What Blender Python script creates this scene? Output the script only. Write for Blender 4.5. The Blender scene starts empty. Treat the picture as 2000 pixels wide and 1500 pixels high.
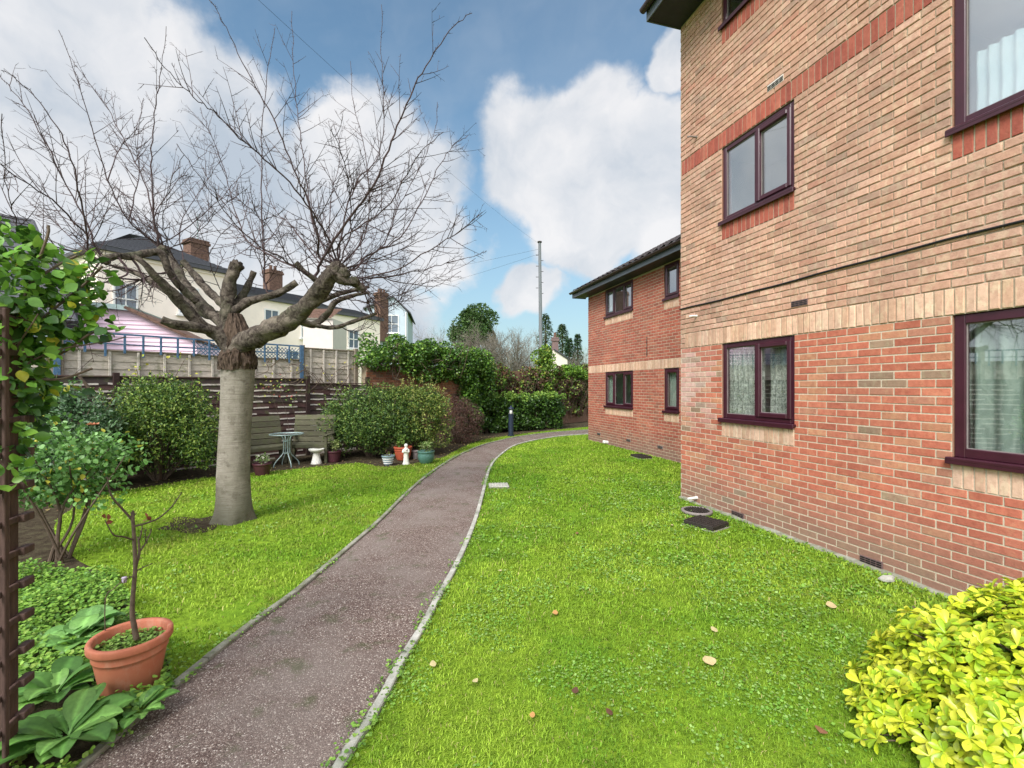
import bpy, math, random
import numpy as np
from mathutils import Vector, Matrix, noise

# ---------------------------------------------------------------- camera, world, sun, exposure
F, HY, EYE = 915.0, 755.0, 1.75          # focal length in px of a 2000 px wide picture, horizon row, eye height
scene = bpy.context.scene
COL = scene.collection
cam_d = bpy.data.cameras.new("camera")
cam = bpy.data.objects.new("camera", cam_d); COL.objects.link(cam)
cam.location = (0, 0, EYE); cam.rotation_euler = (math.radians(90), 0, 0)
cam_d.sensor_width = 36; cam_d.lens = F / 2000 * 36
cam_d.shift_y = (HY - 750) / 2000
cam_d.clip_start = 0.05; cam_d.clip_end = 2000
scene.camera = cam
scene.render.resolution_x = 1024; scene.render.resolution_y = 768
scene.view_settings.view_transform = 'Standard'
scene.view_settings.look = 'None'
scene.view_settings.gamma = 1
scene.view_settings.exposure = 1.08
SUN_EL, SUN_AZ = math.radians(42), math.radians(206)     # azimuth clockwise from +Y
sd = bpy.data.lights.new("sun", 'SUN'); sd.energy = 2.2; sd.angle = math.radians(24); sd.color = (1, .97, .93)
sun = bpy.data.objects.new("sun", sd); COL.objects.link(sun)
svec = Vector((math.sin(SUN_AZ) * math.cos(SUN_EL), math.cos(SUN_AZ) * math.cos(SUN_EL), math.sin(SUN_EL)))
sun.rotation_euler = svec.to_track_quat('Z', 'Y').to_euler()
sun.location = svec * 30

def at(px, py, Y):
    return Vector(((px - 1000) / F * Y, Y, EYE - (py - HY) / F * Y))
def gr(px, py):
    Y = F * EYE / (py - HY)
    return ((px - 1000) / F * Y, Y)

# ---- node helper
class NT:
    def __init__(s, tree): s.t = tree; tree.nodes.clear()
    def n(s, typ, **kw):
        nd = s.t.nodes.new(typ)
        for k, v in kw.items():
            if hasattr(nd, k): setattr(nd, k, v)
        return nd
    def link(s, a, b): s.t.links.new(a, b)
    def setin(s, sock, v):
        if isinstance(v, bpy.types.NodeSocket): s.link(v, sock)
        else: sock.default_value = v
    def math(s, op, a, b=0.0, c=0.0, clamp=False):
        nd = s.n('ShaderNodeMath', operation=op, use_clamp=clamp)
        s.setin(nd.inputs[0], a); s.setin(nd.inputs[1], b); s.setin(nd.inputs[2], c)
        return nd.outputs[0]
    def vmath(s, op, a, b=None, out=0):
        nd = s.n('ShaderNodeVectorMath', operation=op)
        s.setin(nd.inputs[0], a)
        if b is not None: s.setin(nd.inputs[1], b)
        return nd.outputs[out]
    def noise(s, vec, scale, detail=4, rough=.5, dist=0.0):
        nd = s.n('ShaderNodeTexNoise')
        if vec is not None: s.link(vec, nd.inputs['Vector'])
        nd.inputs['Scale'].default_value = scale; nd.inputs['Detail'].default_value = detail
        nd.inputs['Roughness'].default_value = rough; nd.inputs['Distortion'].default_value = dist
        return nd.outputs['Fac']
    def ramp(s, fac, stops):
        nd = s.n('ShaderNodeValToRGB'); el = nd.color_ramp.elements
        el[0].position = stops[0][0]; el[0].color = tuple(stops[0][1]) + (1,)
        el[1].position = stops[-1][0]; el[1].color = tuple(stops[-1][1]) + (1,)
        for p, c in stops[1:-1]:
            e = el.new(p); e.color = tuple(c) + (1,)
        s.setin(nd.inputs[0], fac)
        return nd.outputs[0]
    def mix(s, fac, a, b, mode='MIX'):
        nd = s.n('ShaderNodeMix', data_type='RGBA', blend_type=mode)
        def c(v): return tuple(v) + (1,) if isinstance(v, (tuple, list)) and len(v) == 3 else v
        s.setin(nd.inputs[0], fac); s.setin(nd.inputs[6], c(a)); s.setin(nd.inputs[7], c(b))
        return nd.outputs[2]
    def maprange(s, v, a, b, c=0.0, d=1.0, smooth=False):
        nd = s.n('ShaderNodeMapRange'); nd.interpolation_type = 'SMOOTHSTEP' if smooth else 'LINEAR'
        s.setin(nd.inputs[0], v)
        for i, x in enumerate((a, b, c, d)): nd.inputs[i + 1].default_value = x
        return nd.outputs[0]

# ---- world: Nishita sky with broken cumulus in fixed directions
world = bpy.data.worlds.new("World"); scene.world = world; world.use_nodes = True
W = NT(world.node_tree)
sky = W.n('ShaderNodeTexSky'); sky.sky_type = 'NISHITA'; sky.sun_disc = False
sky.sun_elevation = SUN_EL; sky.sun_rotation = SUN_AZ
sky.air_density = 1.2; sky.dust_density = 0.6; sky.ozone_density = 1.5
tc = W.n('ShaderNodeTexCoord'); gdir = W.vmath('NORMALIZE', tc.outputs['Generated'])
warp = W.n('ShaderNodeTexNoise'); warp.inputs['Scale'].default_value = 5; warp.inputs['Detail'].default_value = 6
W.link(gdir, warp.inputs['Vector'])
wv = W.vmath('SUBTRACT', warp.outputs['Color'], (.5, .5, .5))
wsc = W.n('ShaderNodeVectorMath', operation='SCALE'); W.link(wv, wsc.inputs[0]); wsc.inputs['Scale'].default_value = .20
dirw = W.vmath('ADD', gdir, wsc.outputs[0])
def cdir(px, py):
    v = Vector(((px - 1000) / F, 1, -(py - HY) / F)); v.normalize(); return tuple(v)
blobs = [(0, 240, .28), (170, 240, .23), (380, 240, .20), (130, 480, .34), (330, 450, .34), (560, 520, .28), (740, 400, .21), (820, 470, .15),
         (1060, 300, .15), (1170, 290, .15), (1290, 330, .15), (1120, 420, .13), (1290, 460, .12), (1320, 120, .07), (-365, 5, .42), (-900, 150, .40), (-2800, -1185, .55), (-1500, -600, .45), (1180, 470, .1), (1040, 570, .09), (640, 640, .25)]  # blobs far left of the frame: unseen clouds added to whiten window reflections
acc = None
for px, py, r in blobs:
    d = W.vmath('DISTANCE', dirw, cdir(px, py), out=1)
    m = W.maprange(d, 0.0, r, 1.0, 0.0)
    acc = m if acc is None else W.math('MAXIMUM', acc, m)
# generic clouds for the rest of the sky (behind and above the viewer)
gen = W.noise(gdir, 2.6, 6, .55)
sep = W.n('ShaderNodeSeparateXYZ'); W.link(gdir, sep.inputs[0])
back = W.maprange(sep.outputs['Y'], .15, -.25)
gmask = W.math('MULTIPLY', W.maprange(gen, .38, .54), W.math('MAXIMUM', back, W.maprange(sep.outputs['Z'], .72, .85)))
fine = W.noise(gdir, 16, 8, .6)
edge = W.math('ADD', acc, W.math('MULTIPLY', W.math('SUBTRACT', fine, .5), .35))
cmask = W.maprange(edge, .10, .34, 0.0, 1.0, True)
cmask = W.math('MAXIMUM', cmask, gmask, clamp=True)
shade = W.noise(dirw, 4.5, 6, .55)
cloud = W.ramp(shade, [(.32, (3.0, 3.4, 3.9)), (.47, (4.2, 4.35, 4.6)), (.62, (5.2, 5.15, 5.2))])
cb_ = W.n('ShaderNodeVectorMath', operation='SCALE'); W.link(cloud, cb_.inputs[0]); W.link(W.maprange(sep.outputs['Y'], .28, -.30, 1.0, 3.0), cb_.inputs['Scale']); cloud = cb_.outputs[0]  # cloud brightness raised behind the viewer, added as fill light for the facades
tint = W.mix(1.0, sky.outputs[0], (.84, .96, .92), 'MULTIPLY')
hz = W.maprange(sep.outputs['Z'], .0, .42, 1.0, 0.0)
skyc = W.mix(W.math('MULTIPLY', hz, .72), tint, (1.95, 2.65, 3.35))
wisp = W.math('MULTIPLY', W.maprange(W.noise(dirw, 3.0, 5, .6), .45, .75), .25)
skyc = W.mix(wisp, skyc, (3.4, 3.8, 4.3))
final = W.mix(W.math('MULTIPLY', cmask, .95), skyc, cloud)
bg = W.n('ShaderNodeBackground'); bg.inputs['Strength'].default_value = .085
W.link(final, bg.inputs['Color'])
wo = W.n('ShaderNodeOutputWorld'); W.link(bg.outputs[0], wo.inputs['Surface'])

random.seed(7); rng = np.random.default_rng(7)

# ---------------------------------------------------------------- materials
def newmat(name):
    m = bpy.data.materials.new(name); m.use_nodes = True
    return m, NT(m.node_tree)
def finish(N, color, rough=.7, bump=None, bstr=.3, bdist=.01, spec=.3, metal=0.0, trans=0.0):
    p = N.n('ShaderNodeBsdfPrincipled')
    N.setin(p.inputs['Base Color'], color if not (isinstance(color, tuple) and len(color) == 3) else color + (1,))
    N.setin(p.inputs['Roughness'], rough)
    p.inputs['Specular IOR Level'].default_value = spec; p.inputs['Metallic'].default_value = metal
    if bump is not None:
        b = N.n('ShaderNodeBump'); b.inputs['Strength'].default_value = bstr; b.inputs['Distance'].default_value = bdist
        N.link(bump, b.inputs['Height']); N.link(b.outputs[0], p.inputs['Normal'])
    sh = p.outputs[0]
    if trans > 0:
        tr = N.n('ShaderNodeBsdfTranslucent'); N.setin(tr.inputs[0], color if not (isinstance(color, tuple) and len(color) == 3) else color + (1,))
        mx = N.n('ShaderNodeMixShader'); mx.inputs[0].default_value = trans
        N.link(sh, mx.inputs[1]); N.link(tr.outputs[0], mx.inputs[2]); sh = mx.outputs[0]
    o = N.n('ShaderNodeOutputMaterial'); N.link(sh, o.inputs['Surface'])
def obj_pos(N):
    g = N.n('ShaderNodeNewGeometry'); return g.outputs['Position']
def attr(N, name='Col'):
    a = N.n('ShaderNodeAttribute'); a.attribute_name = name; return a.outputs['Color']
def simple(name, col, rough=.6, var=.15, scale=12, bstr=.15, spec=.3, metal=0.0, bdist=.004, scale_v=None):
    m, N = newmat(name); P = obj_pos(N)
    if scale_v: P = N.vmath('MULTIPLY', P, scale_v)
    n = N.noise(P, scale, 5, .6)
    c = N.ramp(n, [(.3, tuple(x * (1 - var) for x in col)), (.7, tuple(min(1, x * (1 + var)) for x in col))])
    finish(N, c, rough, n, bstr, bdist, spec, metal); return m
def vcol(name, rough=.7, var=.2, scale=30, bstr=.2, trans=0.0, spec=.3, bdist=.004, scale_v=None):
    m, N = newmat(name); P = obj_pos(N)
    if scale_v: P = N.vmath('MULTIPLY', P, scale_v)
    n = N.noise(P, scale, 5, .6)
    c = N.mix(1.0, attr(N), N.ramp(n, [(.25, (1 - var,) * 3), (.75, (1 + var,) * 3)]), 'MULTIPLY')
    finish(N, c, rough, n if bstr > 0 else None, bstr, bdist, spec, 0.0, trans); return m
M = {}
# bricks: per-brick colour attribute x mottling; dirt band near the ground
m, N = newmat('brick'); P = obj_pos(N)
n1 = N.noise(P, 22, 5, .65); n2 = N.noise(P, 90, 4, .6); n3 = N.noise(P, 1.1, 4, .5)
c = N.mix(1.0, attr(N), N.ramp(n1, [(.3, (.82, .79, .78)), (.5, (1, 1, 1)), (.7, (1.10, 1.12, 1.12))]), 'MULTIPLY')
sp_n = N.noise(N.vmath('MULTIPLY', P, (1, 1, .5)), 17, 2, .5)
c = N.mix(N.math('MULTIPLY', N.maprange(sp_n, .53, .60), .30), c, N.mix(1.0, c, (1.16, 1.55, 1.45), 'MULTIPLY'))
c = N.mix(N.math('MULTIPLY', N.maprange(n2, .60, .70), .30), c, (.14, .09, .06))
c = N.mix(1.0, c, N.ramp(n3, [(.35, (.88, .88, .9)), (.65, (1.08, 1.06, 1.04))]), 'MULTIPLY')
spz = N.n('ShaderNodeSeparateXYZ'); N.link(P, spz.inputs[0])
dirt = N.maprange(N.math('ADD', spz.outputs['Z'], N.math('MULTIPLY', n3, -.7)), -.25, .30, .70, 0.0)
c = N.mix(dirt, c, (.20, .155, .12))
finish(N, c, .88, N.math('ADD', n2, N.math('MULTIPLY', n1, 1.6)), .45, .006, .2); M['brick'] = m
m, N = newmat('mortar'); P = obj_pos(N); n = N.noise(P, 60, 4, .6)
c = N.mix(1.0, attr(N), N.ramp(n, [(.3, (.8, .8, .8)), (.7, (1.15, 1.15, 1.12))]), 'MULTIPLY')
finish(N, c, .95, n, .4, .004, .1); M['mortar'] = m
M['leaf'] = vcol('leaf', .45, .18, 60, 0, .28, .35)
M['leaf_gloss'] = vcol('glossy_leaf', .33, .15, 60, 0, .25, .45)
M['grass'] = vcol('grass_blades', .6, .2, 3, 0, .30, .2)
M['bark_v'] = vcol('painted_wood', .85, .3, 25, .5, 0, .1, .006)
m, N = newmat('weathered_wood'); P = obj_pos(N)
n = N.noise(N.vmath('MULTIPLY', P, (3, 3, 40)), 3, 6, .65); n2 = N.noise(P, 7, 4, .6)
c = N.mix(1.0, attr(N), N.ramp(n, [(.3, (.62, .62, .62)), (.7, (1.3, 1.3, 1.3))]), 'MULTIPLY')
c = N.mix(N.math('MULTIPLY', N.maprange(n2, .52, .68), .5), c, (.10, .12, .045))
finish(N, c, .9, n, .5, .006, .1); M['wood'] = m
# lawn soil/thatch under the blades
m, N = newmat('lawn_thatch'); P = obj_pos(N)
a = N.noise(P, .9, 5, .6); b = N.noise(P, 14, 6, .7); d = N.noise(P, 90, 3, .7)
c = N.ramp(b, [(.30, (.085, .13, .016)), (.5, (.17, .28, .022)), (.72, (.27, .38, .035))])
c = N.mix(N.maprange(a, .5, .72), c, (.13, .27, .020))
c = N.mix(N.math('MULTIPLY', N.maprange(d, .56, .7), .4), c, (.07, .10, .02))
finish(N, c, .95, N.math('ADD', b, d), .6, .02, .05); M['thatch'] = m
m, N = newmat('soil'); P = obj_pos(N)
b = N.noise(P, 9, 8, .7); d = N.noise(P, 60, 4, .7)
c = N.ramp(b, [(.3, (.035, .025, .016)), (.5, (.075, .058, .038)), (.7, (.12, .11, .06))])
finish(N, c, .95, N.math('ADD', b, d), .8, .03, .05); M['soil'] = m
# red chip tarmac
m, N = newmat('red_tarmac'); P = obj_pos(N)
v = N.n('ShaderNodeTexVoronoi'); v.inputs['Scale'].default_value = 170; N.link(P, v.inputs['Vector'])
vs = N.n('ShaderNodeSeparateColor'); N.link(v.outputs['Color'], vs.inputs[0])
big = N.noise(P, 1.3, 5, .6); mid = N.noise(P, 5, 6, .65)
base = N.ramp(vs.outputs[0], [(0, (.070, .045, .039)), (.45, (.135, .092, .078)), (.8, (.225, .168, .142)), (.93, (.35, .285, .24)), (1, (.70, .63, .55))])
c = N.mix(N.math('MULTIPLY', N.maprange(big, .42, .62), .55), base, (.25, .21, .185))
moss = N.math('MULTIPLY', N.maprange(mid, .56, .68), .60)
c = N.mix(moss, c, (.07, .085, .035))
finish(N, c, .9, N.math('SUBTRACT', 1.0, v.outputs['Distance']), .5, .006, .2); M['tarmac'] = m
m, N = newmat('concrete'); P = obj_pos(N)
a = N.noise(P, 6, 6, .65); b = N.noise(P, 80, 4, .6)
c = N.ramp(a, [(.3, (.22, .23, .18)), (.55, (.44, .43, .38)), (.75, (.6, .58, .52))])
finish(N, c, .9, b, .5, .004, .1); M['concrete'] = m
m, N = newmat('weathered_concrete'); P = obj_pos(N)
a = N.noise(P, 9, 6, .65); b = N.noise(P, 80, 4, .6)
c = N.ramp(a, [(.3, (.12, .13, .07)), (.55, (.27, .265, .21)), (.75, (.40, .385, .33))])
finish(N, c, .9, b, .5, .004, .1); M['mossy'] = m
M['frame'] = simple('maroon_upvc', (.045, .009, .018), .28, .15, 8, .03, .5)
M['black'] = simple('black_plastic', (.012, .011, .014), .45, .2, 8, .05, .4)
M['soffit'] = simple('dark_soffit', (.03, .032, .04), .5, .2, 6, .05, .3)
M['fascia'] = simple('slate_grey_fascia', (.085, .10, .12), .45, .12, 6, .05, .35)
M['gutter'] = simple('brown_gutter', (.035, .02, .02), .35, .15, 8, .05, .5)
M['tile'] = simple('roof_tile', (.065, .055, .055), .85, .35, 9, .4, .15, 0, .01)
M['slate'] = simple('slate_roof', (.085, .085, .095), .75, .3, 6, .5, .2, 0, .01, (2, 2, 14))
M['white'] = simple('white_plastic', (.72, .71, .68), .5, .08, 15, .05)
M['cream_render'] = simple('cream_render', (.90, .79, .68), .9, .04, 3, .1)
M['pale_render'] = simple('pale_render', (.62, .56, .50), .9, .05, 3, .1)
M['grey_render'] = simple('pale_grey_render', (.42, .48, .53), .9, .06, 3, .1)
M['pink'] = simple('pink_paint', (.88, .68, .78), .7, .06, 4, .25, .2, 0, .01, (1, 1, 22))
M['lilac'] = simple('lilac_render', (.50, .42, .52), .9, .06, 3, .1)
M['ventbrown'] = simple('vent_brown', (.17, .11, .105), .7, .15, 9, .1)
M['oldbrick'] = simple('chimney_brick', (.13, .075, .055), .9, .4, 10, .4)
m, N = newmat('terracotta_plastic'); P = obj_pos(N)
a = N.noise(P, 7, 6, .65); b = N.noise(N.vmath('MULTIPLY', P, (1, 1, .4)), 16, 6, .7); z_ = N.n('ShaderNodeSeparateXYZ'); N.link(P, z_.inputs[0])
c = N.ramp(a, [(.3, (.42, .125, .068)), (.7, (.54, .19, .105))])
c = N.mix(N.math('MULTIPLY', N.maprange(b, .52, .70), .45), c, (.52, .33, .23))
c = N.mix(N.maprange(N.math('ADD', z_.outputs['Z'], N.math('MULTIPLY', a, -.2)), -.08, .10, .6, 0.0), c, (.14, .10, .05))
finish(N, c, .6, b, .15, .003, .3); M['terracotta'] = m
M['redpot'] = simple('red_clay', (.42, .09, .045), .5, .15, 9, .1, .4)
M['greenpot'] = simple('green_glaze', (.075, .17, .14), .35, .15, 9, .1, .5)
M['maroonpot'] = simple('maroon_plastic', (.07, .022, .03), .4, .15, 9, .1, .4)
M['greypot'] = simple('grey_clay', (.22, .19, .18), .7, .15, 9, .1)
M['bluegrey'] = simple('blue_grey_glaze', (.22, .30, .34), .4, .1, 9, .1, .4)
M['stone_white'] = simple('white_stone', (.70, .68, .62), .7, .12, 14, .2)
M['bluepaint'] = simple('faded_blue_paint', (.065, .13, .215), .75, .35, 18, .3)
M['iron'] = simple('dark_iron', (.030, .024, .020), .7, .4, 40, .4)
M['metal'] = simple('grey_green_metal', (.24, .31, .30), .4, .15, 12, .1, .5, .2)
M['bollard'] = simple('dark_blue_bollard', (.018, .028, .05), .45, .2, 12, .1, .4)
M['polewood'] = simple('grey_pole_wood', (.16, .17, .18), .85, .2, 4, .3, .1, 0, .01, (8, 8, .6))
M['dark_trellis'] = simple('dark_stained_wood', (.085, .052, .042), .75, .35, 9, .5, .2, 0, .006, (4, 4, 1))
M['room'] = simple('room_plaster', (.62, .64, .62), .9, .05, 3, .02)
m, N = newmat('lace'); P = obj_pos(N)
n = N.noise(N.vmath('MULTIPLY', P, (1, 1, .6)), 38, 5, .7, 1.0)
c = N.ramp(n, [(.38, (.24, .27, .23)), (.52, (.52, .55, .49)), (.64, (.85, .87, .80))])
finish(N, c, .9, None, trans=.3); M['lace'] = m
m, N = newmat('sheer'); P = obj_pos(N)
n = N.noise(N.vmath('MULTIPLY', P, (1, 1, .4)), 9, 4, .6, 1.5)
c = N.ramp(n, [(.4, (.36, .45, .39)), (.62, (.50, .59, .52))])
finish(N, c, .9, None, trans=.3); M['sheer'] = m
M['voile'] = simple('blue_white_voile', (.62, .76, .80), .9, .05, 6, .05)
for gname, gbase in (('glass', .15), ('glass_bright_reflect', .30)):  # second glass: reflectance raised so upper panes show brighter sky reflections
  m, N = newmat('window_glass' if gname == 'glass' else 'bright_reflection_glass')
  fr = N.n('ShaderNodeLayerWeight'); fr.inputs['Blend'].default_value = .5
  tr = N.n('ShaderNodeBsdfTransparent'); tr.inputs[0].default_value = (.97, .99, .98, 1)
  gl = N.n('ShaderNodeBsdfGlossy'); gl.inputs['Roughness'].default_value = .01; gl.inputs['Color'].default_value = (.95, .97, 1, 1)
  ff = N.math('ADD', N.math('MULTIPLY', N.math('POWER', fr.outputs['Facing'], 3.6), .80 - gbase), gbase, clamp=True)
  mx = N.n('ShaderNodeMixShader'); N.link(ff, mx.inputs[0]); N.link(tr.outputs[0], mx.inputs[1]); N.link(gl.outputs[0], mx.inputs[2])
  o = N.n('ShaderNodeOutputMaterial'); N.link(mx.outputs[0], o.inputs[0]); M[gname] = m
# cherry bark: pale grey with horizontal bands
m, N = newmat('banded_bark'); P = obj_pos(N)
w = N.noise(N.vmath('MULTIPLY', P, (3.5, 3.5, 75)), 1.6, 7, .75, .8); w2 = N.noise(P, 3.5, 5, .6); w3 = N.noise(P, 70, 3, .6)
c = N.ramp(w, [(.22, (.09, .072, .056)), (.38, (.21, .182, .145)), (.55, (.31, .28, .232)), (.74, (.39, .355, .30))])
zs_ = N.n('ShaderNodeSeparateXYZ'); N.link(P, zs_.inputs[0])
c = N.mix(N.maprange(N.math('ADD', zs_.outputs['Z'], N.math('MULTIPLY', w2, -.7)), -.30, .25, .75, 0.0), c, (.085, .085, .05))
c = N.mix(N.math('MULTIPLY', N.maprange(w2, .46, .62), .60), c, (.15, .135, .095))
c = N.mix(N.math('MULTIPLY', N.maprange(N.noise(P, 9, 6, .7), .55, .66), .55), c, (.10, .08, .06))
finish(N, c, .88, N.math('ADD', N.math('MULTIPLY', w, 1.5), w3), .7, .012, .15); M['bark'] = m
m, N = newmat('rough_limb_bark'); P = obj_pos(N)
w = N.noise(P, 16, 7, .7, 1.0); w2 = N.noise(P, 4, 5, .6); w3 = N.noise(P, 3, 4, .6)
c = N.ramp(w, [(.34, (.022, .016, .014)), (.47, (.080, .064, .052)), (.66, (.20, .168, .135))])
c = N.mix(N.math('MULTIPLY', N.maprange(w2, .52, .66), .5), c, (.085, .095, .05))
c = N.mix(N.math('MULTIPLY', N.maprange(w3, .58, .68), .45), c, (.32, .27, .21))
finish(N, c, .9, w, 1.0, .04, .12); M['limb'] = m
M['collar'] = simple('torn_bark', (.088, .062, .046), .9, .8, 18, 1.0, .1, 0, .05, (1.6, 1.6, .45))
M['twig'] = simple('dark_twig', (.060, .036, .036), .7, .35, 20, .2)
M['stem'] = simple('brown_stem', (.105, .075, .052), .8, .3, 25, .4)
M['farbark'] = simple('grey_bark', (.16, .14, .11), .85, .25, 2, .1)

# ---------------------------------------------------------------- mesh building
def tagit(o, label=None, cat=None, group=None, kind=None):
    if label: o['label'] = label
    if cat: o['category'] = cat
    if group: o['group'] = group
    if kind: o['kind'] = kind
    return o
def thing(name, label, cat, loc, rz=0, group=None):
    o = bpy.data.objects.new(name, None); COL.objects.link(o); o.empty_display_size = .2
    o.location = loc; o.rotation_euler = (0, 0, rz)
    return tagit(o, label, cat, group)
def origin_of(p):
    v = Vector((0, 0, 0))
    while p is not None: v += p.location; p = p.parent
    return v
class MB:
    def __init__(s): s.v = []; s.f = []; s.c = []; s.m = []; s.ci = (1, 1, 1); s.mi = 0
    def add(s, vs, fs, col=None):
        b = len(s.v); s.v.extend([tuple(v) for v in vs])
        for f in fs: s.f.append([b + i for i in f]); s.c.append(col or s.ci); s.m.append(s.mi)
    def box(s, c, size, R=None, col=None, taper=1.0):
        hx, hy, hz = size[0] / 2, size[1] / 2, size[2] / 2
        vs = [Vector((x * hx * (taper if z > 0 else 1), y * hy * (taper if z > 0 else 1), z * hz)) for z in (-1, 1) for y in (-1, 1) for x in (-1, 1)]
        if R is not None: vs = [R @ v for v in vs]
        c = Vector(c); vs = [v + c for v in vs]
        s.add(vs, [(0, 2, 3, 1), (4, 5, 7, 6), (0, 1, 5, 4), (2, 6, 7, 3), (0, 4, 6, 2), (1, 3, 7, 5)], col)
    def bbox(s, c, size, R=None, bev=.004, col=None):   # box with chamfered edges
        hx, hy, hz = [x / 2 for x in size]; b = min(bev, hx * .45, hy * .45, hz * .45)
        vs = []; idx = {}
        for i, sx in enumerate((-1, 1)):
            for j, sy in enumerate((-1, 1)):
                for k, sz in enumerate((-1, 1)):
                    for ax in range(3):
                        p = [sx * (hx - b), sy * (hy - b), sz * (hz - b)]
                        p[ax] = (sx * hx, sy * hy, sz * hz)[ax]
                        idx[(i, j, k, ax)] = len(vs); vs.append(Vector(p))
        if R is not None: vs = [R @ v for v in vs]
        c = Vector(c); vs = [v + c for v in vs]
        fs = []
        for ax in range(3):
            o1, o2 = [a for a in range(3) if a != ax]
            for sgn in (0, 1):
                q = []
                for a, bb in ((0, 0), (1, 0), (1, 1), (0, 1)):
                    k = [0, 0, 0]; k[ax] = sgn; k[o1] = a; k[o2] = bb; q.append(idx[(k[0], k[1], k[2], ax)])
                fs.append(tuple(q))
            for a in (0, 1):        # edges parallel to ax
                for bb in (0, 1):
                    k0 = [0, 0, 0]; k1 = [0, 0, 0]; k1[ax] = 1
                    k0[o1] = k1[o1] = a; k0[o2] = k1[o2] = bb
                    fs.append((idx[(*k0, o1)], idx[(*k0, o2)], idx[(*k1, o2)], idx[(*k1, o1)]))
        for i in (0, 1):
            for j in (0, 1):
                for k in (0, 1): fs.append((idx[(i, j, k, 0)], idx[(i, j, k, 1)], idx[(i, j, k, 2)]))
        s.add(vs, fs, col)
    def tube(s, pts, rad, n=6, caps=True, col=None, jit=0.0):
        pts = [Vector(p) for p in pts]; k = len(pts)
        if not hasattr(rad, '__len__'): rad = [rad] * k
        t0 = (pts[1] - pts[0]).normalized(); up = Vector((0, 0, 1)) if abs(t0.z) < .9 else Vector((1, 0, 0))
        u = t0.cross(up).normalized(); vs = []
        for i, p in enumerate(pts):
            t = (pts[min(i + 1, k - 1)] - pts[max(i - 1, 0)])
            if t.length < 1e-9: t = t0.copy()
            t.normalize(); u = (u - t * u.dot(t))
            if u.length < 1e-6: u = t.orthogonal()
            u.normalize(); w = t.cross(u)
            for j in range(n):
                a = 2 * math.pi * j / n; r = rad[i]
                if jit: r *= 1 + jit * noise.noise(p * 9 + Vector((math.cos(a), math.sin(a), 0)) * 1.3)
                vs.append(p + (u * math.cos(a) + w * math.sin(a)) * r)
        fs = [(i * n + j, i * n + (j + 1) % n, (i + 1) * n + (j + 1) % n, (i + 1) * n + j) for i in range(k - 1) for j in range(n)]
        if caps: fs.append(tuple(range(n))[::-1]); fs.append(tuple((k - 1) * n + j for j in range(n)))
        s.add(vs, fs, col)
    def lathe(s, prof, c=(0, 0, 0), n=28, col=None):     # prof: (r, z) pairs; closed when it starts/ends on the axis
        c = Vector(c); vs = []
        for r, z in prof:
            for j in range(n):
                a = 2 * math.pi * j / n; vs.append(c + Vector((r * math.cos(a), r * math.sin(a), z)))
        fs = [(i * n + j, i * n + (j + 1) % n, (i + 1) * n + (j + 1) % n, (i + 1) * n + j) for i in range(len(prof) - 1) for j in range(n)]
        s.add(vs, fs, col)
    def build(s, name, mats, parent=None, org=None, smooth=False):
        if org is None: org = origin_of(parent) if parent is not None else Vector((0, 0, 0))
        return fast(name, mats, np.array([tuple(v) for v in s.v], float), s.f, np.array(s.c, float), parent, org, smooth, 'face', s.m)
    def local(s, name, mats, parent=None, smooth=False):
        return s.build(name, mats, parent, Vector((0, 0, 0)), smooth)
def fast(name, mats, V, Fc, C=None, parent=None, org=(0, 0, 0), smooth=False, cdom='point', mi=None):
    me = bpy.data.meshes.new(name)
    V = np.asarray(V, float) - np.array(tuple(org))
    if isinstance(Fc, np.ndarray):
        nf, k = Fc.shape; loops = Fc.ravel().astype(np.int32); starts = np.arange(0, nf * k, k, dtype=np.int32); tot = np.full(nf, k, np.int32)
    else:
        nf = len(Fc); tot = np.array([len(f) for f in Fc], np.int32); loops = np.concatenate([np.array(f, np.int32) for f in Fc]); starts = np.concatenate([[0], np.cumsum(tot)[:-1]]).astype(np.int32)
    me.vertices.add(len(V)); me.vertices.foreach_set('co', V.ravel())
    me.loops.add(len(loops)); me.loops.foreach_set('vertex_index', loops)
    me.polygons.add(nf); me.polygons.foreach_set('loop_start', starts); me.polygons.foreach_set('loop_total', tot)
    me.polygons.foreach_set('use_smooth', np.full(nf, bool(smooth)))
    if not isinstance(mats, (list, tuple)): mats = [mats]
    for mm in mats: me.materials.append(mm)
    if mi is not None and len(mats) > 1: me.polygons.foreach_set('material_index', np.array(mi, np.int32))
    if C is not None:
        a = me.color_attributes.new('Col', 'FLOAT_COLOR', 'CORNER')
        cc = np.repeat(C, tot, axis=0) if cdom == 'face' else C[loops]
        a.data.foreach_set('color', np.hstack([cc, np.ones((len(cc), 1))]).ravel())
    me.update(calc_edges=True); me.validate()
    o = bpy.data.objects.new(name, me); COL.objects.link(o)
    if parent is not None: o.parent = parent
    else: o.location = tuple(org)
    return o

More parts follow.
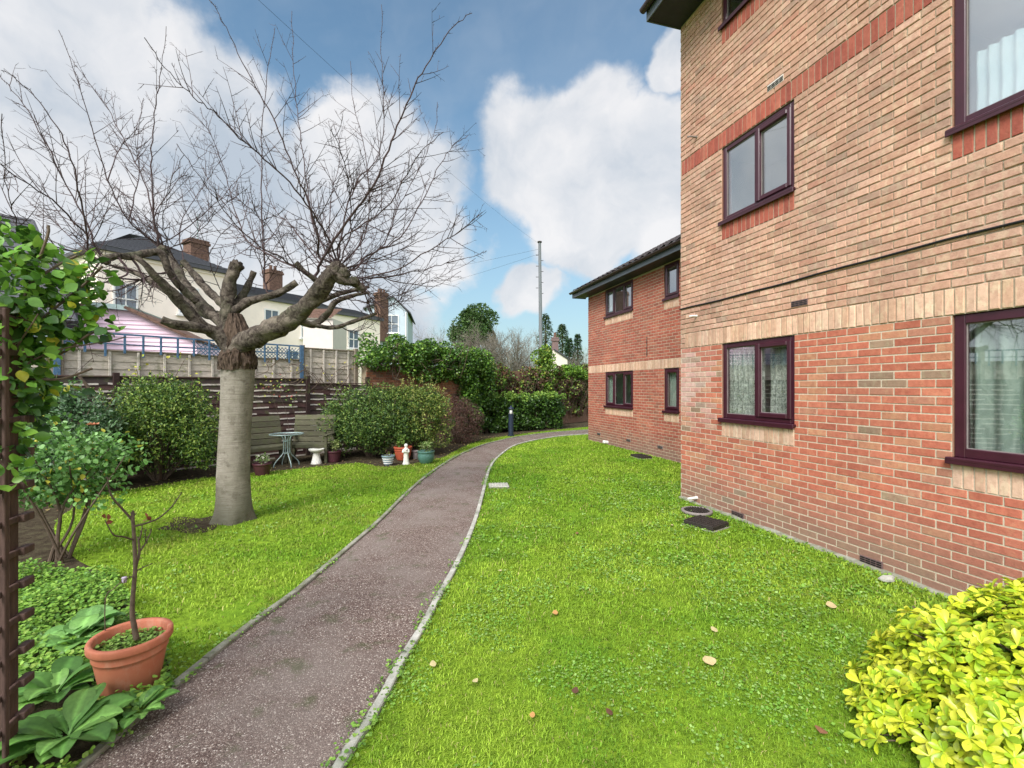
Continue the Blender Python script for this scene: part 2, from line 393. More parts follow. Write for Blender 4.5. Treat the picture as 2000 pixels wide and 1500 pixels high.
# ---- leaves in bulk
T8 = np.array([(0, 0, 0), (.30, .42, .07), (.30, -.42, .07), (.68, .40, .03), (.68, -.40, .03), (1, 0, -.10), (.30, 0, -.02), (.68, 0, -.03)])
F8 = np.array([(0, 6, 1), (0, 2, 6), (6, 7, 3), (6, 3, 1), (6, 2, 4), (6, 4, 7), (7, 5, 3), (7, 4, 5)])
TOB = np.array([(0, 0, 0), (.30, .22, .03), (.30, -.22, .03), (.70, .48, .03), (.70, -.48, .03), (.97, .16, -.08), (.97, -.16, -.08), (.30, 0, -.02), (.70, 0, -.04)])
FOB = np.array([(0, 7, 1), (0, 2, 7), (7, 8, 3), (7, 3, 1), (7, 2, 4), (7, 4, 8), (8, 6, 5), (8, 5, 3), (8, 4, 6)])
T4 = np.array([(0, 0, 0), (.45, .42, .05), (1, 0, 0), (.45, -.42, .05)])
F4 = np.array([(0, 2, 1), (0, 3, 2)])
def rowleaf(rows, fold=.10, droop=.12):
    V = []; F_ = []
    for t, w in rows: V += [(t, w, fold * w * 1.6 - droop * t * t), (t, 0, -droop * t * t), (t, -w, fold * w * 1.6 - droop * t * t)]
    for i in range(len(rows) - 1):
        a = i * 3
        for j in (0, 1): F_ += [(a + j, a + 3 + j, a + 4 + j), (a + j, a + 4 + j, a + 1 + j)]
    return np.array(V, float), np.array([f[::-1] for f in F_])
THI = rowleaf([(0, .02), (.12, .26), (.30, .44), (.52, .47), (.74, .34), (.90, .16), (1, .01)])
TCH = rowleaf([(0, .05), (.22, .16), (.45, .33), (.66, .46), (.82, .43), (.94, .26), (1, .03)], .12, .22)
def nrm(a): return a / np.maximum(np.linalg.norm(a, axis=1, keepdims=True), 1e-9)
def leafmesh(P, D, U, L, wr, tmpl, C):
    T, Fc = tmpl; D = nrm(D); S = nrm(np.cross(U, D)); Nn = np.cross(D, S); L = np.asarray(L)[:, None, None]
    V = P[:, None, :] + L * (T[None, :, 0:1] * D[:, None, :] + wr * T[None, :, 1:2] * S[:, None, :] + T[None, :, 2:3] * Nn[:, None, :])
    k = len(T); n = len(P)
    FF = (Fc[None] + (np.arange(n) * k)[:, None, None]).reshape(-1, 3)
    return V.reshape(-1, 3), FF, np.repeat(C, k, axis=0)
def rdir(n): return nrm(rng.normal(size=(n, 3)))
def pal(cols, n, w=None, var=.18):
    cols = np.array(cols); i = rng.choice(len(cols), n, p=None if w is None else np.array(w) / sum(w))
    return cols[i] * (1 + var * rng.uniform(-1, 1, (n, 1)))
def blobs_pts(blobs, n, shell=.55, zmin=0.02):
    """points in the outer shells of a list of (x,y,z,rx,ry,rz) blobs, and their outward directions"""
    B = np.array(blobs, float); w = B[:, 3] * B[:, 5]; w = w / w.sum()
    i = rng.choice(len(B), n, p=w); d = rdir(n); r = rng.uniform(shell, 1, (n, 1)) ** .6
    P = B[i, :3] + d * r * B[i, 3:6]
    ok = P[:, 2] > zmin
    return P[ok], d[ok]
def lumpy(c, R, nb, rb):
    """sub-blobs spread over an ellipsoid so that the outline is uneven"""
    out = [(c[0], c[1], c[2], R[0] * .72, R[1] * .72, R[2] * .72)]
    for _ in range(nb):
        d = rdir(1)[0]; 
        if d[2] < -.75: d[2] *= -1
        k = random.uniform(.62, .86); r = rb * random.uniform(.6, 1.25)
        out.append((c[0] + d[0] * R[0] * k, c[1] + d[1] * R[1] * k, c[2] + d[2] * R[2] * k, r, r, r * .9))
    return out
def foliage(name, bl, n, size, cols, parent, w=None, tmpl=(T8, F8), wr=.9, mat='leaf', up=.6, shell=.55, zmin=.02, keep=None, var=.22):
    P, d = blobs_pts(bl, n, shell, zmin)
    if keep is not None:
        k = keep(P); P = P[k]; d = d[k]
    n = len(P)
    D = nrm(d * .7 + rdir(n) * .8); U = nrm(d * .6 + np.array([0, 0, up]) + rdir(n) * .55)
    V, FF, C = leafmesh(P, D, U, size * rng.uniform(.6, 1.25, n), wr, tmpl, pal(cols, n, w, var))
    return fast(name, M[mat], V, FF, C, parent, origin_of(parent), smooth=len(tmpl[0]) > 10)

# ---------------------------------------------------------------- curves for path and lawns
def catmull(pts, k=10):
    P = [np.array(p, float) for p in pts]; P = [2 * P[0] - P[1]] + P + [2 * P[-1] - P[-2]]; out = []
    for i in range(1, len(P) - 2):
        for j in range(k):
            t = j / k; a, b, c, d = P[i - 1], P[i], P[i + 1], P[i + 2]
            out.append(.5 * (2 * b + (c - a) * t + (2 * a - 5 * b + 4 * c - d) * t * t + (3 * b - a - 3 * c + d) * t ** 3))
    out.append(P[-2]); return np.array(out)
Lpx = [(290, 1397), (370, 1327), (500, 1222), (568, 1172), (632, 1118), (692, 1066), (748, 1016), (808, 955), (858, 915), (903, 888), (960, 866), (1040, 850), (1148, 840.5)]
Rpx = [(660, 1490), (700, 1430), (740, 1366), (780, 1290), (820, 1226), (852, 1166), (884, 1110), (912, 1050), (932, 994), (944, 950), (955, 915), (975, 890), (1010, 869), (1075, 855), (1148, 848.5)]
Lk = [(-2.5, -1.5), (-2.25, .4), (-1.98, 1.75)] + [gr(*p) for p in Lpx] + [(6.5, 20.2), (10, 20.2)]
Rk = [(-1.2, -1.5), (-.98, .4)] + [gr(*p) for p in Rpx] + [(6, 18.3), (10, 18.2)]
Lc = catmull(Lk, 10); Rc = catmull(Rk, 10)
def offset(C, d):
    t = np.gradient(C, axis=0); t /= np.linalg.norm(t, axis=1, keepdims=True)
    return C + d * np.stack([t[:, 1], -t[:, 0]], 1)      # + = to the right of travel
def resample(C, step):
    seg = np.linalg.norm(np.diff(C, axis=0), axis=1); s = np.concatenate([[0], np.cumsum(seg)]); n = max(2, int(s[-1] / step))
    q = np.linspace(0, s[-1], n + 1); return np.stack([np.interp(q, s, C[:, 0]), np.interp(q, s, C[:, 1])], 1), s[-1]
KW = .052
# ground, soil, path
def sheet(name, polyx, z, mat, kind='structure'):
    mb = MB(); mb.add([(x, y, z) for x, y in polyx], [tuple(range(len(polyx)))]); o = mb.build(name, mat); o['kind'] = kind; return o
def gridsheet(name, x0, x1, y0, y1, st, zf, mat):
    xs = np.arange(x0, x1 + st / 2, st); ys = np.arange(y0, y1 + st / 2, st); X, Y = np.meshgrid(xs, ys); Z = zf(X, Y)
    V = np.stack([X.ravel(), Y.ravel(), Z.ravel()], 1); nx = len(xs); ny = len(ys)
    i = np.arange((ny - 1) * (nx - 1)); r = i // (nx - 1); c = i % (nx - 1); a = r * nx + c
    o = fast(name, mat, V, np.stack([a, a + 1, a + nx + 1, a + nx], 1)); o['kind'] = 'structure'; return o
sheet('ground', [(-600, -300), (600, -300), (600, 900), (-600, 900)], -.06, M['thatch'])
A, _ = resample(Lc, .12); B, _ = resample(Rc, .12)
n_ = 260
def param(C, n):
    seg = np.linalg.norm(np.diff(C, axis=0), axis=1); s = np.concatenate([[0], np.cumsum(seg)]); q = np.linspace(0, s[-1], n)
    return np.stack([np.interp(q, s, C[:, 0]), np.interp(q, s, C[:, 1])], 1)
PA, PB = param(Lc, n_), param(Rc, n_)
mb = MB(); rows = 9; vs = []
for i in range(n_):
    for j in range(rows):
        t = j / (rows - 1); p = PA[i] * (1 - t) + PB[i] * t
        vs.append((p[0], p[1], .012 + .018 * math.sin(math.pi * t)))
mb.add(vs, [(i * rows + j, i * rows + j + 1, (i + 1) * rows + j + 1, (i + 1) * rows + j) for i in range(n_ - 1) for j in range(rows - 1)])
mb.build('path', M['tarmac'], smooth=True)['kind'] = 'structure'
def edging(name, C, side, mat):
    R_, Ltot = resample(C, .10); mb = MB(); per = 9; i = 0
    inner = offset(R_, 0); outer = offset(R_, side * KW)
    while i < len(R_) - 1:
        j = min(i + per, len(R_) - 1); dz = random.uniform(-.004, .004); vs = []
        for q in range(i, j + 1):
            f = .006 if q == i else (-.006 if q == j else 0); t = (R_[min(q + 1, len(R_) - 1)] - R_[max(q - 1, 0)]); t = t / np.linalg.norm(t)
            a = inner[q] + t * f; b = outer[q] + t * f; m1 = a * .88 + b * .12; m2 = a * .12 + b * .88
            for p, z in ((a, -.03), (a, .030 + dz), (m1, .036 + dz), (m2, .036 + dz), (b, .030 + dz), (b, -.03)): vs.append((p[0], p[1], z))
        k = j - i + 1; fs = [(r * 6 + c, r * 6 + c + 1, (r + 1) * 6 + c + 1, (r + 1) * 6 + c) for r in range(k - 1) for c in range(5)]
        fs += [tuple(range(6)), tuple((k - 1) * 6 + c for c in range(6))[::-1]]
        mb.add(vs, fs); i = j
    mb.build(name, mat)['kind'] = 'structure'
edging('path_edging', Rc, 1, M['concrete']); edging('path_edging', Lc, -1, M['mossy'])

# wall frames -------------------------------------------------------------
AX = Vector((.2734, -.9619, 0)); NO = Vector((-.9619, -.2734, 0))     # along the facade towards the viewer, outward normal
class Fr:
    def __init__(s, o, a, n): s.o = Vector(o); s.a = a; s.n = n
    def p(s, t, z, w=0.0): return s.o + s.a * t + s.n * w + Vector((0, 0, z))
    def rot(s): return Matrix((( s.a.x, s.n.x, 0), (s.a.y, s.n.y, 0), (0, 0, 1)))
    def px(s, x, w=0.0):          # facade coordinate seen at picture column x
        k = (x - 1000) / F; o = s.o + s.n * w
        return (k * o.y - o.x) / (s.a.x - k * s.a.y)
MAIN = Fr((2.654, 7.36, 0), AX, NO)
SET = 2.10
WING = Fr(MAIN.o - NO * SET, AX, NO)
ENDW = Fr(MAIN.o - NO * SET, NO, -AX)      # the short end wall between the two facades (faces away)
RED = [(.43, .135, .085), (.40, .125, .08), (.46, .155, .098), (.44, .20, .12), (.29, .19, .13), (.40, .18, .12)]; REDW = [30, 20, 22, 16, 5, 7]
WRED = [(.36, .105, .07), (.33, .095, .065), (.38, .13, .085), (.30, .11, .075)]; WREDW = [3, 3, 3, 2]
BUFF = [(.495, .292, .212), (.465, .27, .192), (.525, .322, .238), (.42, .243, .172), (.44, .225, .16), (.37, .235, .175)]; BUFFW = [34, 26, 18, 10, 4, 5]
BAND = [(.33, .09, .062), (.29, .08, .058), (.37, .115, .078)]
CREAM = [(.57, .365, .262), (.535, .338, .238), (.60, .40, .292), (.49, .305, .21)]
def pick(p, w=None): return np.array(random.choices(p, w)[0]) * random.uniform(.9, 1.1)
def brick(mb, fr, s0, s1, z0, z1, col, out, rough):
    j = lambda: random.uniform(-rough, rough)
    b = .003 + rough * .6; vs = []
    for s_, z_ in ((s0, z0), (s1, z0), (s1, z1), (s0, z1)): vs.append(fr.p(s_, z_, -.002))
    ww = out + random.uniform(-.0025, .002)
    for s_, z_, ds, dz in ((s0, z0, 1, 1), (s1, z0, -1, 1), (s1, z1, -1, -1), (s0, z1, 1, -1)):
        vs.append(fr.p(s_ + ds * .0015 + j(), z_ + dz * .0015 + j(), ww * .6))
    for s_, z_, ds, dz in ((s0, z0, 1, 1), (s1, z0, -1, 1), (s1, z1, -1, -1), (s0, z1, 1, -1)):
        vs.append(fr.p(s_ + ds * b * 1.3 + j(), z_ + dz * b + j(), ww + j() * .5))
    mb.add(vs, [(8, 9, 10, 11)] + [(i, (i + 1) % 4, 4 + (i + 1) % 4, 4 + i) for i in range(4)] + [(4 + i, 4 + (i + 1) % 4, 8 + (i + 1) % 4, 8 + i) for i in range(4)], tuple(col))
def spans(s0, s1, blocks):
    out = [(s0, s1)]
    for a, b in blocks:
        out = [q for p in out for q in ((p[0], min(p[1], a)), (max(p[0], b), p[1])) if q[1] - q[0] > .015]
    return out
def brickwork(fr, s0, s1, zmax, opens, soldiers, zone, name, label=None, zoff=.015):
    """zone(z)->(palette, weights, mortar, roughness, relief); opens & soldiers: (s0,s1,z0,z1[,palette])"""
    mb = MB(); mb.mi = 0
    rows = int((zmax - zoff) / .075)
    for r in range(-1, rows):
        z = zoff + r * .075; zc = z + .037
        if z + .07 > zmax: continue
        bl = [(o[0], o[1]) for o in opens + soldiers if o[2] - .01 < zc < o[3] + .01]
        pl, wt, mo, rg, out = zone(zc, 0)
        ph = (.1125 if r % 2 else 0) + .02
        for a, b in spans(s0, s1, bl):
            k = math.floor((a - ph) / .225)
            while True:
                x0 = max(a, ph + k * .225); x1 = min(b, ph + (k + 1) * .225 - .010)
                if ph + k * .225 >= b: break
                if x1 - x0 > .02:
                    bc = pick(pl, wt)
                    if fr is MAIN and x1 < .86 and .9 < z < 2.3:      # white salt bloom near the corner
                        f_ = max(0, min(.65, .9 * (.55 + noise.noise(Vector((x0 * 5, z * 2.2, 4))) - abs(z - 1.75) * .7) + random.uniform(-.12, .12))); bc = bc * (1 - f_) + np.array((.60, .44, .40)) * f_
                    brick(mb, fr, x0, x1, z + .005, z + .070, bc, out, rg)
                k += 1
    for so in soldiers:
        n = max(1, round((so[1] - so[0]) / .075)); p = (so[1] - so[0]) / n; rg, out = so[5], so[6]
        for i in range(n): brick(mb, fr, so[0] + i * p + .005, so[0] + (i + 1) * p - .005, so[2] + .005, so[3] - .005, pick(so[4]), out, rg)
    # mortar sheet with openings
    mb.mi = 1
    S = sorted({s0, s1} | {x for o in opens for x in o[:2]}); Z = sorted({-.1, zmax} | {x for o in opens for x in o[2:4]} | {zone(0, 1)})
    for i in range(len(S) - 1):
        for k in range(len(Z) - 1):
            sc, zc = (S[i] + S[i + 1]) / 2, (Z[k] + Z[k + 1]) / 2
            if any(o[0] < sc < o[1] and o[2] < zc < o[3] for o in opens): continue
            mb.add([fr.p(S[i], Z[k]), fr.p(S[i + 1], Z[k]), fr.p(S[i + 1], Z[k + 1]), fr.p(S[i], Z[k + 1])], [(0, 1, 2, 3)], zone(zc, 0)[2])
    for o in opens:        # reveals
        a, b, c, d = o[:4]; q = [(a, c), (b, c), (b, d), (a, d)]
        for i in range(4):
            (x0, y0), (x1, y1) = q[i], q[(i + 1) % 4]
            mb.add([fr.p(x0, y0), fr.p(x1, y1), fr.p(x1, y1, -.16), fr.p(x0, y0, -.16)], [(0, 1, 2, 3)], (.30, .16, .11))
    o = mb.build(name, [M['brick'], M['mortar']], block)
    if label: o['label'] = label
    return o
block = thing('apartment_block', 'red and buff brick apartment block with maroon window frames right of the lawn', 'building', MAIN.p(0, 0))
MRED, MBUF, MWNG = (.52, .45, .35), (.38, .32, .24), (.48, .40, .30)
def zmain(z, q):
    if q: return 2.34
    return (RED, REDW, MRED, .0012, .005) if z < 2.34 else (BUFF, BUFFW, MBUF, .0032, .011)
gx0, gx1 = MAIN.px(1410), MAIN.px(1552); rx0 = MAIN.px(1860); rx1 = rx0 + 1.8
TOPZ = 7.42
wins_main = [(gx0, gx1, 1.29, 2.34), (rx0, rx1, 1.14, 2.34), (gx0, gx1, 3.99, 5.04), (rx0, rx1, 3.84, 5.04), (gx0, gx1, 6.69, 7.40), (rx0, rx1, 6.54, 7.40)]
r_, o_ = .003, .011
sold = [(0.02 + .09, gx1 + 6.5, 2.34, 2.565, CREAM, r_, o_), (.02, gx1 + 6.5, 5.04, 5.265, BAND, .002, .010)]
for w in wins_main:
    sold.append((w[0], w[1], w[2] - .225, w[2], CREAM if w[2] < 2 else BAND, .0015, .008))
brickwork(MAIN, 0, 9.0, TOPZ, wins_main, sold, zmain, 'wall', 'three-storey wall, red brick below and buff brick above')
brickwork(ENDW, 0, SET, TOPZ, [], [], zmain, 'wall', 'short end wall in buff brick')
def zwing(z, q):
    if q: return 2.3
    return (WRED, WREDW, MWNG, .0010, .005)
WT = 4.72; WL = WING.px(1149); WR_ = 0.0
a0, a1 = WING.px(1182), WING.px(1236.5); b0, b1 = WING.px(1297), WING.px(1326.5)
def wz(px, py):
    s_ = WING.px(px); p = WING.p(s_, 0); return EYE - (py - HY) * p.y / F
wins_wing = [(a0, a1, 1.14, 2.19), (b0, b1, 1.14, 2.19), (a0, a1, 3.84, 4.69), (b0, b1, 3.84, 4.69)]
BZ = 2.19
soldw = [(WL, 0, BZ, BZ + .225, CREAM, .0015, .007)] + [(w[0], w[1], w[2] - .225, w[2], CREAM, .0015, .007) for w in wins_wing]
brickwork(WING, WL, 0, WT, wins_wing, soldw, zwing, 'wall', 'lower two-storey rear wing wall in red brick')
# hulls behind the brick skins
mb = MB(); D_ = 8.0
def quad(mb, a, b, c, d, col=(.3, .16, .11)): mb.add([a, b, c, d], [(0, 1, 2, 3)], col)
quad(mb, MAIN.p(9, -.1, 0), MAIN.p(9, -.1, -D_), MAIN.p(9, TOPZ, -D_), MAIN.p(9, TOPZ, 0))
quad(mb, MAIN.p(9, -.1, -D_), MAIN.p(0, -.1, -D_), MAIN.p(0, TOPZ, -D_), MAIN.p(9, TOPZ, -D_))
quad(mb, MAIN.p(0, -.1, -SET), MAIN.p(0, -.1, -D_), MAIN.p(0, TOPZ, -D_), MAIN.p(0, TOPZ, -SET))
quad(mb, WING.p(WL, -.1, 0), WING.p(WL, -.1, -6), WING.p(WL, WT, -6), WING.p(WL, WT, 0))
quad(mb, WING.p(WL, -.1, -6), WING.p(0, -.1, -6), WING.p(0, WT, -6), WING.p(WL, WT, -6))
mb.build('rear_wall', M['mortar'], block)

def window(fr, s0, s1, z0, z1, cells, name='window', sill=True, fw=.062):
    """cells: list of (fraction, opening?) from s0 to s1"""
    R = fr.rot(); mb = MB(); w0 = -.045
    def bar(sa, sb, za, zb, dep=.06, w=w0): mb.bbox(fr.p((sa + sb) / 2, (za + zb) / 2, w), (abs(sb - sa), dep, zb - za), R, .006)
    a, b, c, d = s0 + .004, s1 - .004, z0 + (.03 if sill else .004), z1 - .004
    bar(a, a + fw, c, d); bar(b - fw, b, c, d); bar(a + fw, b - fw, d - fw, d); bar(a + fw, b - fw, c, c + fw)
    tot = b - a - 2 * fw; x = a + fw; panes = []; sashes = []; mw = .05
    for i, (fr_, op) in enumerate(cells):
        xe = x + tot * fr_
        l = x + (mw / 2 if i else 0); r = xe - (mw / 2 if i < len(cells) - 1 else 0)
        if i < len(cells) - 1: bar(xe - mw / 2, xe + mw / 2, c + fw, d - fw, .058)
        if op: panes.append((l + .045, r - .045, c + fw + .045, d - fw - .045)); sashes.append((l, r, c + fw, d - fw))
        else: panes.append((l, r, c + fw, d - fw))
        x = xe
    root = mb.build(name, M['frame'], block)
    for l, r, p, q in sashes:
        m2 = MB(); e = .014
        for (sa, sb, za, zb) in ((l - e, l + .045, p - e, q + e), (r - .045, r + e, p - e, q + e), (l + .045, r - .045, q - .045, q + e), (l + .045, r - .045, p - e, p + .045)):
            m2.bbox(fr.p((sa + sb) / 2, (za + zb) / 2, w0 + .022), (sb - sa, .056, zb - za), R, .010)
        m2.build('sash', M['frame'], root)
    for l, r, p, q in panes:
        m2 = MB(); m2.box(fr.p((l + r) / 2, (p + q) / 2, w0), (r - l + .01, .008, q - p + .01), R); m2.build('pane', M['glass_bright_reflect' if z0 > 3 else 'glass'], root)
        m2 = MB(); g = .007
        for (sa, sb, za, zb) in ((l, l + g, p, q), (r - g, r, p, q), (l + g, r - g, p, p + g), (l + g, r - g, q - g, q)):
            m2.box(fr.p((sa + sb) / 2, (za + zb) / 2, w0 + .009), (sb - sa, .008, zb - za), R)
        m2.build('spacer', M['white'] if sashes == [] else M['greypot'], root)
    if sill:
        m2 = MB(); m2.bbox(fr.p((s0 + s1) / 2, z0 + .015, -.01), (s1 - s0 + .05, .13, .032), R, .008); m2.bbox(fr.p((s0 + s1) / 2, z0 - .004, .045), (s1 - s0 + .05, .016, .045), R, .005)
        m2.build('sill', M['frame'], root)
    # room behind, open towards the window
    m3 = MB(); e = .35; dp = 2.6 if z0 < 3 else 1.15; q = [(s0 - e, z0 - .6), (s1 + e, z0 - .6), (s1 + e, z1 + .06), (s0 - e, z1 + .06)]
    for i in range(4):
        (x0, y0), (x1, y1) = q[i], q[(i + 1) % 4]
        m3.add([fr.p(x0, y0, -.165), fr.p(x1, y1, -.165), fr.p(x1, y1, -dp), fr.p(x0, y0, -dp)], [(0, 1, 2, 3)])
    m3.add([fr.p(x, y, -dp) for x, y in q], [(0, 1, 2, 3)])
    for (xa, xb, za, zb) in ((s0 - e, s0, z0 - .6, z1 + .06), (s1, s1 + e, z0 - .6, z1 + .06), (s0, s1, z0 - .6, z0), (s0, s1, z1, z1 + .06)):
        m3.add([fr.p(xa, za, -.166), fr.p(xb, za, -.166), fr.p(xb, zb, -.166), fr.p(xa, zb, -.166)], [(0, 1, 2, 3)])
    m3.build('room', M['room'], root)
    return root
two = [(.5, False), (.5, True)]
window(MAIN, *wins_main[0], two); window(MAIN, *wins_main[2], two); window(MAIN, *wins_main[4], two)
big = [(.52, False), (.48, True)]
window(MAIN, *wins_main[1], big, fw=.075); window(MAIN, *wins_main[3], big, fw=.075); window(MAIN, *wins_main[5], big, fw=.075)
tri = [(.32, True), (.36, False), (.32, True)]
window(WING, *wins_wing[0], tri); window(WING, *wins_wing[1], [(1, True)])
window(WING, *wins_wing[2], tri); window(WING, *wins_wing[3], [(1, True)])
def curtain(fr, s0, s1, z0, z1, mat, label, w=-.13, amp=.022, period=.09, gather=0.0):
    base = fr.p((s0 + s1) / 2, z0, w); mb = MB(); n = max(12, int((s1 - s0) / .008)); vs = []; rowsz = 10
    for k in range(rowsz + 1):
        z = z0 + (z1 - z0) * k / rowsz
        for i in range(n + 1):
            s_ = s0 + (s1 - s0) * i / n; pull = gather * (1 - k / rowsz)
            s_ = s0 + (s_ - s0) * (1 - pull)
            ph = s_ / period * 2 * math.pi + 1.5 * noise.noise(Vector((s_ * 7, 0, 0)))
            vs.append(fr.p(s_, z, w + amp * math.sin(ph) * (1 + .3 * math.sin(k))))
    mb.add(vs, [(k * (n + 1) + i, k * (n + 1) + i + 1, (k + 1) * (n + 1) + i + 1, (k + 1) * (n + 1) + i) for k in range(rowsz) for i in range(n)])
    return tagit(mb.build('curtain', M[mat], None, base, True), label, 'curtain')
curtain(MAIN, gx0 + .02, gx0 + .62, 1.30, 2.32, 'lace', 'patterned lace net curtain behind the smaller ground-floor window near the block corner')
curtain(MAIN, gx0 + .60, gx1 - .02, 1.30, 2.32, 'lace', 'darker lace net curtain in the opening half of the smaller ground-floor window', w=-.22)
curtain(MAIN, rx0 + .02, rx1 - .1, 1.15, 2.32, 'sheer', 'pale green sheer curtain in the big ground-floor window at the right edge', w=-.15, amp=.03, period=.16)
curtain(MAIN, MAIN.px(1903, -.18), rx1 - .1, 3.88, 4.50, 'voile', 'white voile half curtain in the big first-floor window at the right edge', w=-.18, amp=.02, period=.08)
curtain(WING, a0 + .03, a0 + .34, 1.16, 2.17, 'sheer', 'pale curtain drawn at the left pane of the wide ground-floor window of the rear wing')
curtain(WING, b0 + .03, b1 - .1, 1.16, 2.17, 'sheer', 'pale curtain behind the narrow ground-floor window of the rear wing')
curtain(WING, a0 + .03, a0 + .30, 3.86, 4.66, 'voile', 'white curtain at the left pane of the upper wide window of the rear wing')

# roofs, eaves and gutters
def eaves(fr, s0, s1, z, out, endl, roof_deep, pitch=35, gut=True):
    R = fr.rot()
    m1 = MB(); m1.box(fr.p((s0 + s1) / 2, z + .012, out / 2 - .01), (s1 - s0, out - .02, .024), R); m1.build('soffit', M['soffit'], block)
    m1 = MB(); m1.bbox(fr.p((s0 + s1) / 2, z + .09, out + .0), (s1 - s0, .022, .20), R, .004)
    m1.bbox(fr.p(s0 - .011, z + .09, out / 2 - .03), (.022, out + .08, .20), R, .004); m1.build('fascia', M['fascia'], block)
    m1 = MB(); r = .058; zc = z + .165; wc = out + .011 + r; n = 9; vs = []
    for s_ in (s0 - .03, s1):
        for rr in (r, r - .006):
            for i in range(n):
                a = math.pi + math.pi * i / (n - 1); vs.append(fr.p(s_, zc + rr * math.sin(a), wc + rr * math.cos(a)))
    fs = [(i, i + 1, 2 * n + i + 1, 2 * n + i) for i in range(n - 1)] + [(n + i + 1, n + i, 3 * n + i, 3 * n + i + 1) for i in range(n - 1)]
    fs += [(0, 2 * n, 3 * n, n), (n - 1, 2 * n - 1, 4 * n - 1, 3 * n - 1)] + [tuple(range(n))]
    m1.add(vs, fs); m1.build('gutter', M['gutter'], block)
    m1 = MB(); k = math.tan(math.radians(pitch)); per = .30; n = int((s1 - s0) / .05); cs = .34; nr = int(roof_deep / math.cos(math.radians(pitch)) / cs) + 1
    vs = []; cnt = 0
    for r_i in range(nr):
        for q in (0, 1):
            d = (r_i + q * .999) * cs; h = .028 * (1 - q)
            for i in range(n + 1):
                s_ = s0 - .06 + (s1 - s0 + .06) * i / n; ph = (s_ / per) % 1.0
                bump_ = .028 * max(0, math.sin(ph * 2 * math.pi)) 
                w = out + .035 - d * math.cos(math.radians(pitch)); zz = z + .20 + d * math.sin(math.radians(pitch)) + h + bump_
                vs.append(fr.p(s_, zz, w))
    fs = [(k_ * (n + 1) + i, k_ * (n + 1) + i + 1, (k_ + 1) * (n + 1) + i + 1, (k_ + 1) * (n + 1) + i) for k_ in range(2 * nr - 1) for i in range(n)]
    m1.add(vs, fs)
    m1.add([fr.p(s0, z + .19, out), fr.p(s1, z + .19, out), fr.p(s1, z + .19, -roof_deep), fr.p(s0, z + .19, -roof_deep)], [(0, 1, 2, 3)])
    m1.build('roof', M['tile'], block)
eaves(WING, WL - .32, 0, WT - .01, .42, 0, 3.4, 28.5)
eaves(MAIN, -.02, 9, TOPZ - .03, .58, 0, 4.0)
# small fixings on the facade
def vent(fr, s_, z, w=.215, h=.068, mat='iron'):
    R = fr.rot(); m1 = MB(); m1.box(fr.p(s_, z, .010), (w, .012, h), R, (.5, .5, .5)); root = m1.build('air_vent', M[mat], block)
    m2 = MB()
    for k in range(3):
        for i in range(4): m2.box(fr.p(s_ - w / 2 + .03 + i * (w - .06) / 3, z - h / 2 + .014 + k * .02, .018), ((w - .06) / 3 - .008, .006, .010), R)
    m2.build('slot', M['black'], root)
def vs_(px, py):
    s_ = MAIN.px(px); y = MAIN.p(s_, 0).y; return s_, EYE - (py - HY) * y / F
vent(MAIN, *vs_(1442, 1005), mat='ventbrown'); vent(MAIN, *vs_(1703, 1097), mat='ventbrown')
vent(MAIN, *vs_(1516, 163), .235, .08, mat='pale_render'); vent(MAIN, *vs_(1563, 592), .215, .068, mat='ventbrown')
for px in (1170, 1228, 1290):
    s_ = WING.px(px); vent(WING, s_, .26, mat='greypot')
def pipe(fr, s_, z, L=.13, r=.012, mat='white'):
    m1 = MB(); m1.tube([fr.p(s_, z, 0), fr.p(s_, z - .004, L * .7), fr.p(s_ - .015, z - .01, L)], [r * 1.5, r, r], 10); m1.build('overflow_pipe', M[mat], block)
pipe(MAIN, *vs_(1362, 617), mat='white'); pipe(MAIN, *vs_(1362, 268), .16, mat='greypot'); pipe(MAIN, *vs_(1362, 972), .16, .016)
cz = 2.96; m1 = MB()
m1.tube([MAIN.p(0.0 + i * .3, cz + .004 * math.sin(i * 1.7) - .01 * math.sin(i * .4),   .020) for i in range(31)], .011, 6); m1.build('cable', M['black'], block)
m1 = MB(); s_ = WING.px(1264); m1.box(WING.p(s_, 2.78, .010), (.014, .012, .52), WING.rot()); m1.build('movement_joint', M['black'], block)
# concrete footing strip at the foot of the main wall
m1 = MB(); vs = []; n = 90
for i in range(n + 1):
    s_ = 9 * i / n; h = .035 + .03 * noise.noise(Vector((s_ * 3, 0, 0))); w = .055 + .03 * noise.noise(Vector((s_ * 2, 5, 0)))
    vs += [MAIN.p(s_, h, .0), MAIN.p(s_, h - .01, w * .7), MAIN.p(s_, -.05, w + .02)]
m1.add(vs, [(i * 3 + j, i * 3 + j + 1, (i + 1) * 3 + j + 1, (i + 1) * 3 + j) for i in range(n) for j in range(2)]); m1.build('footing', M['mossy'], block)

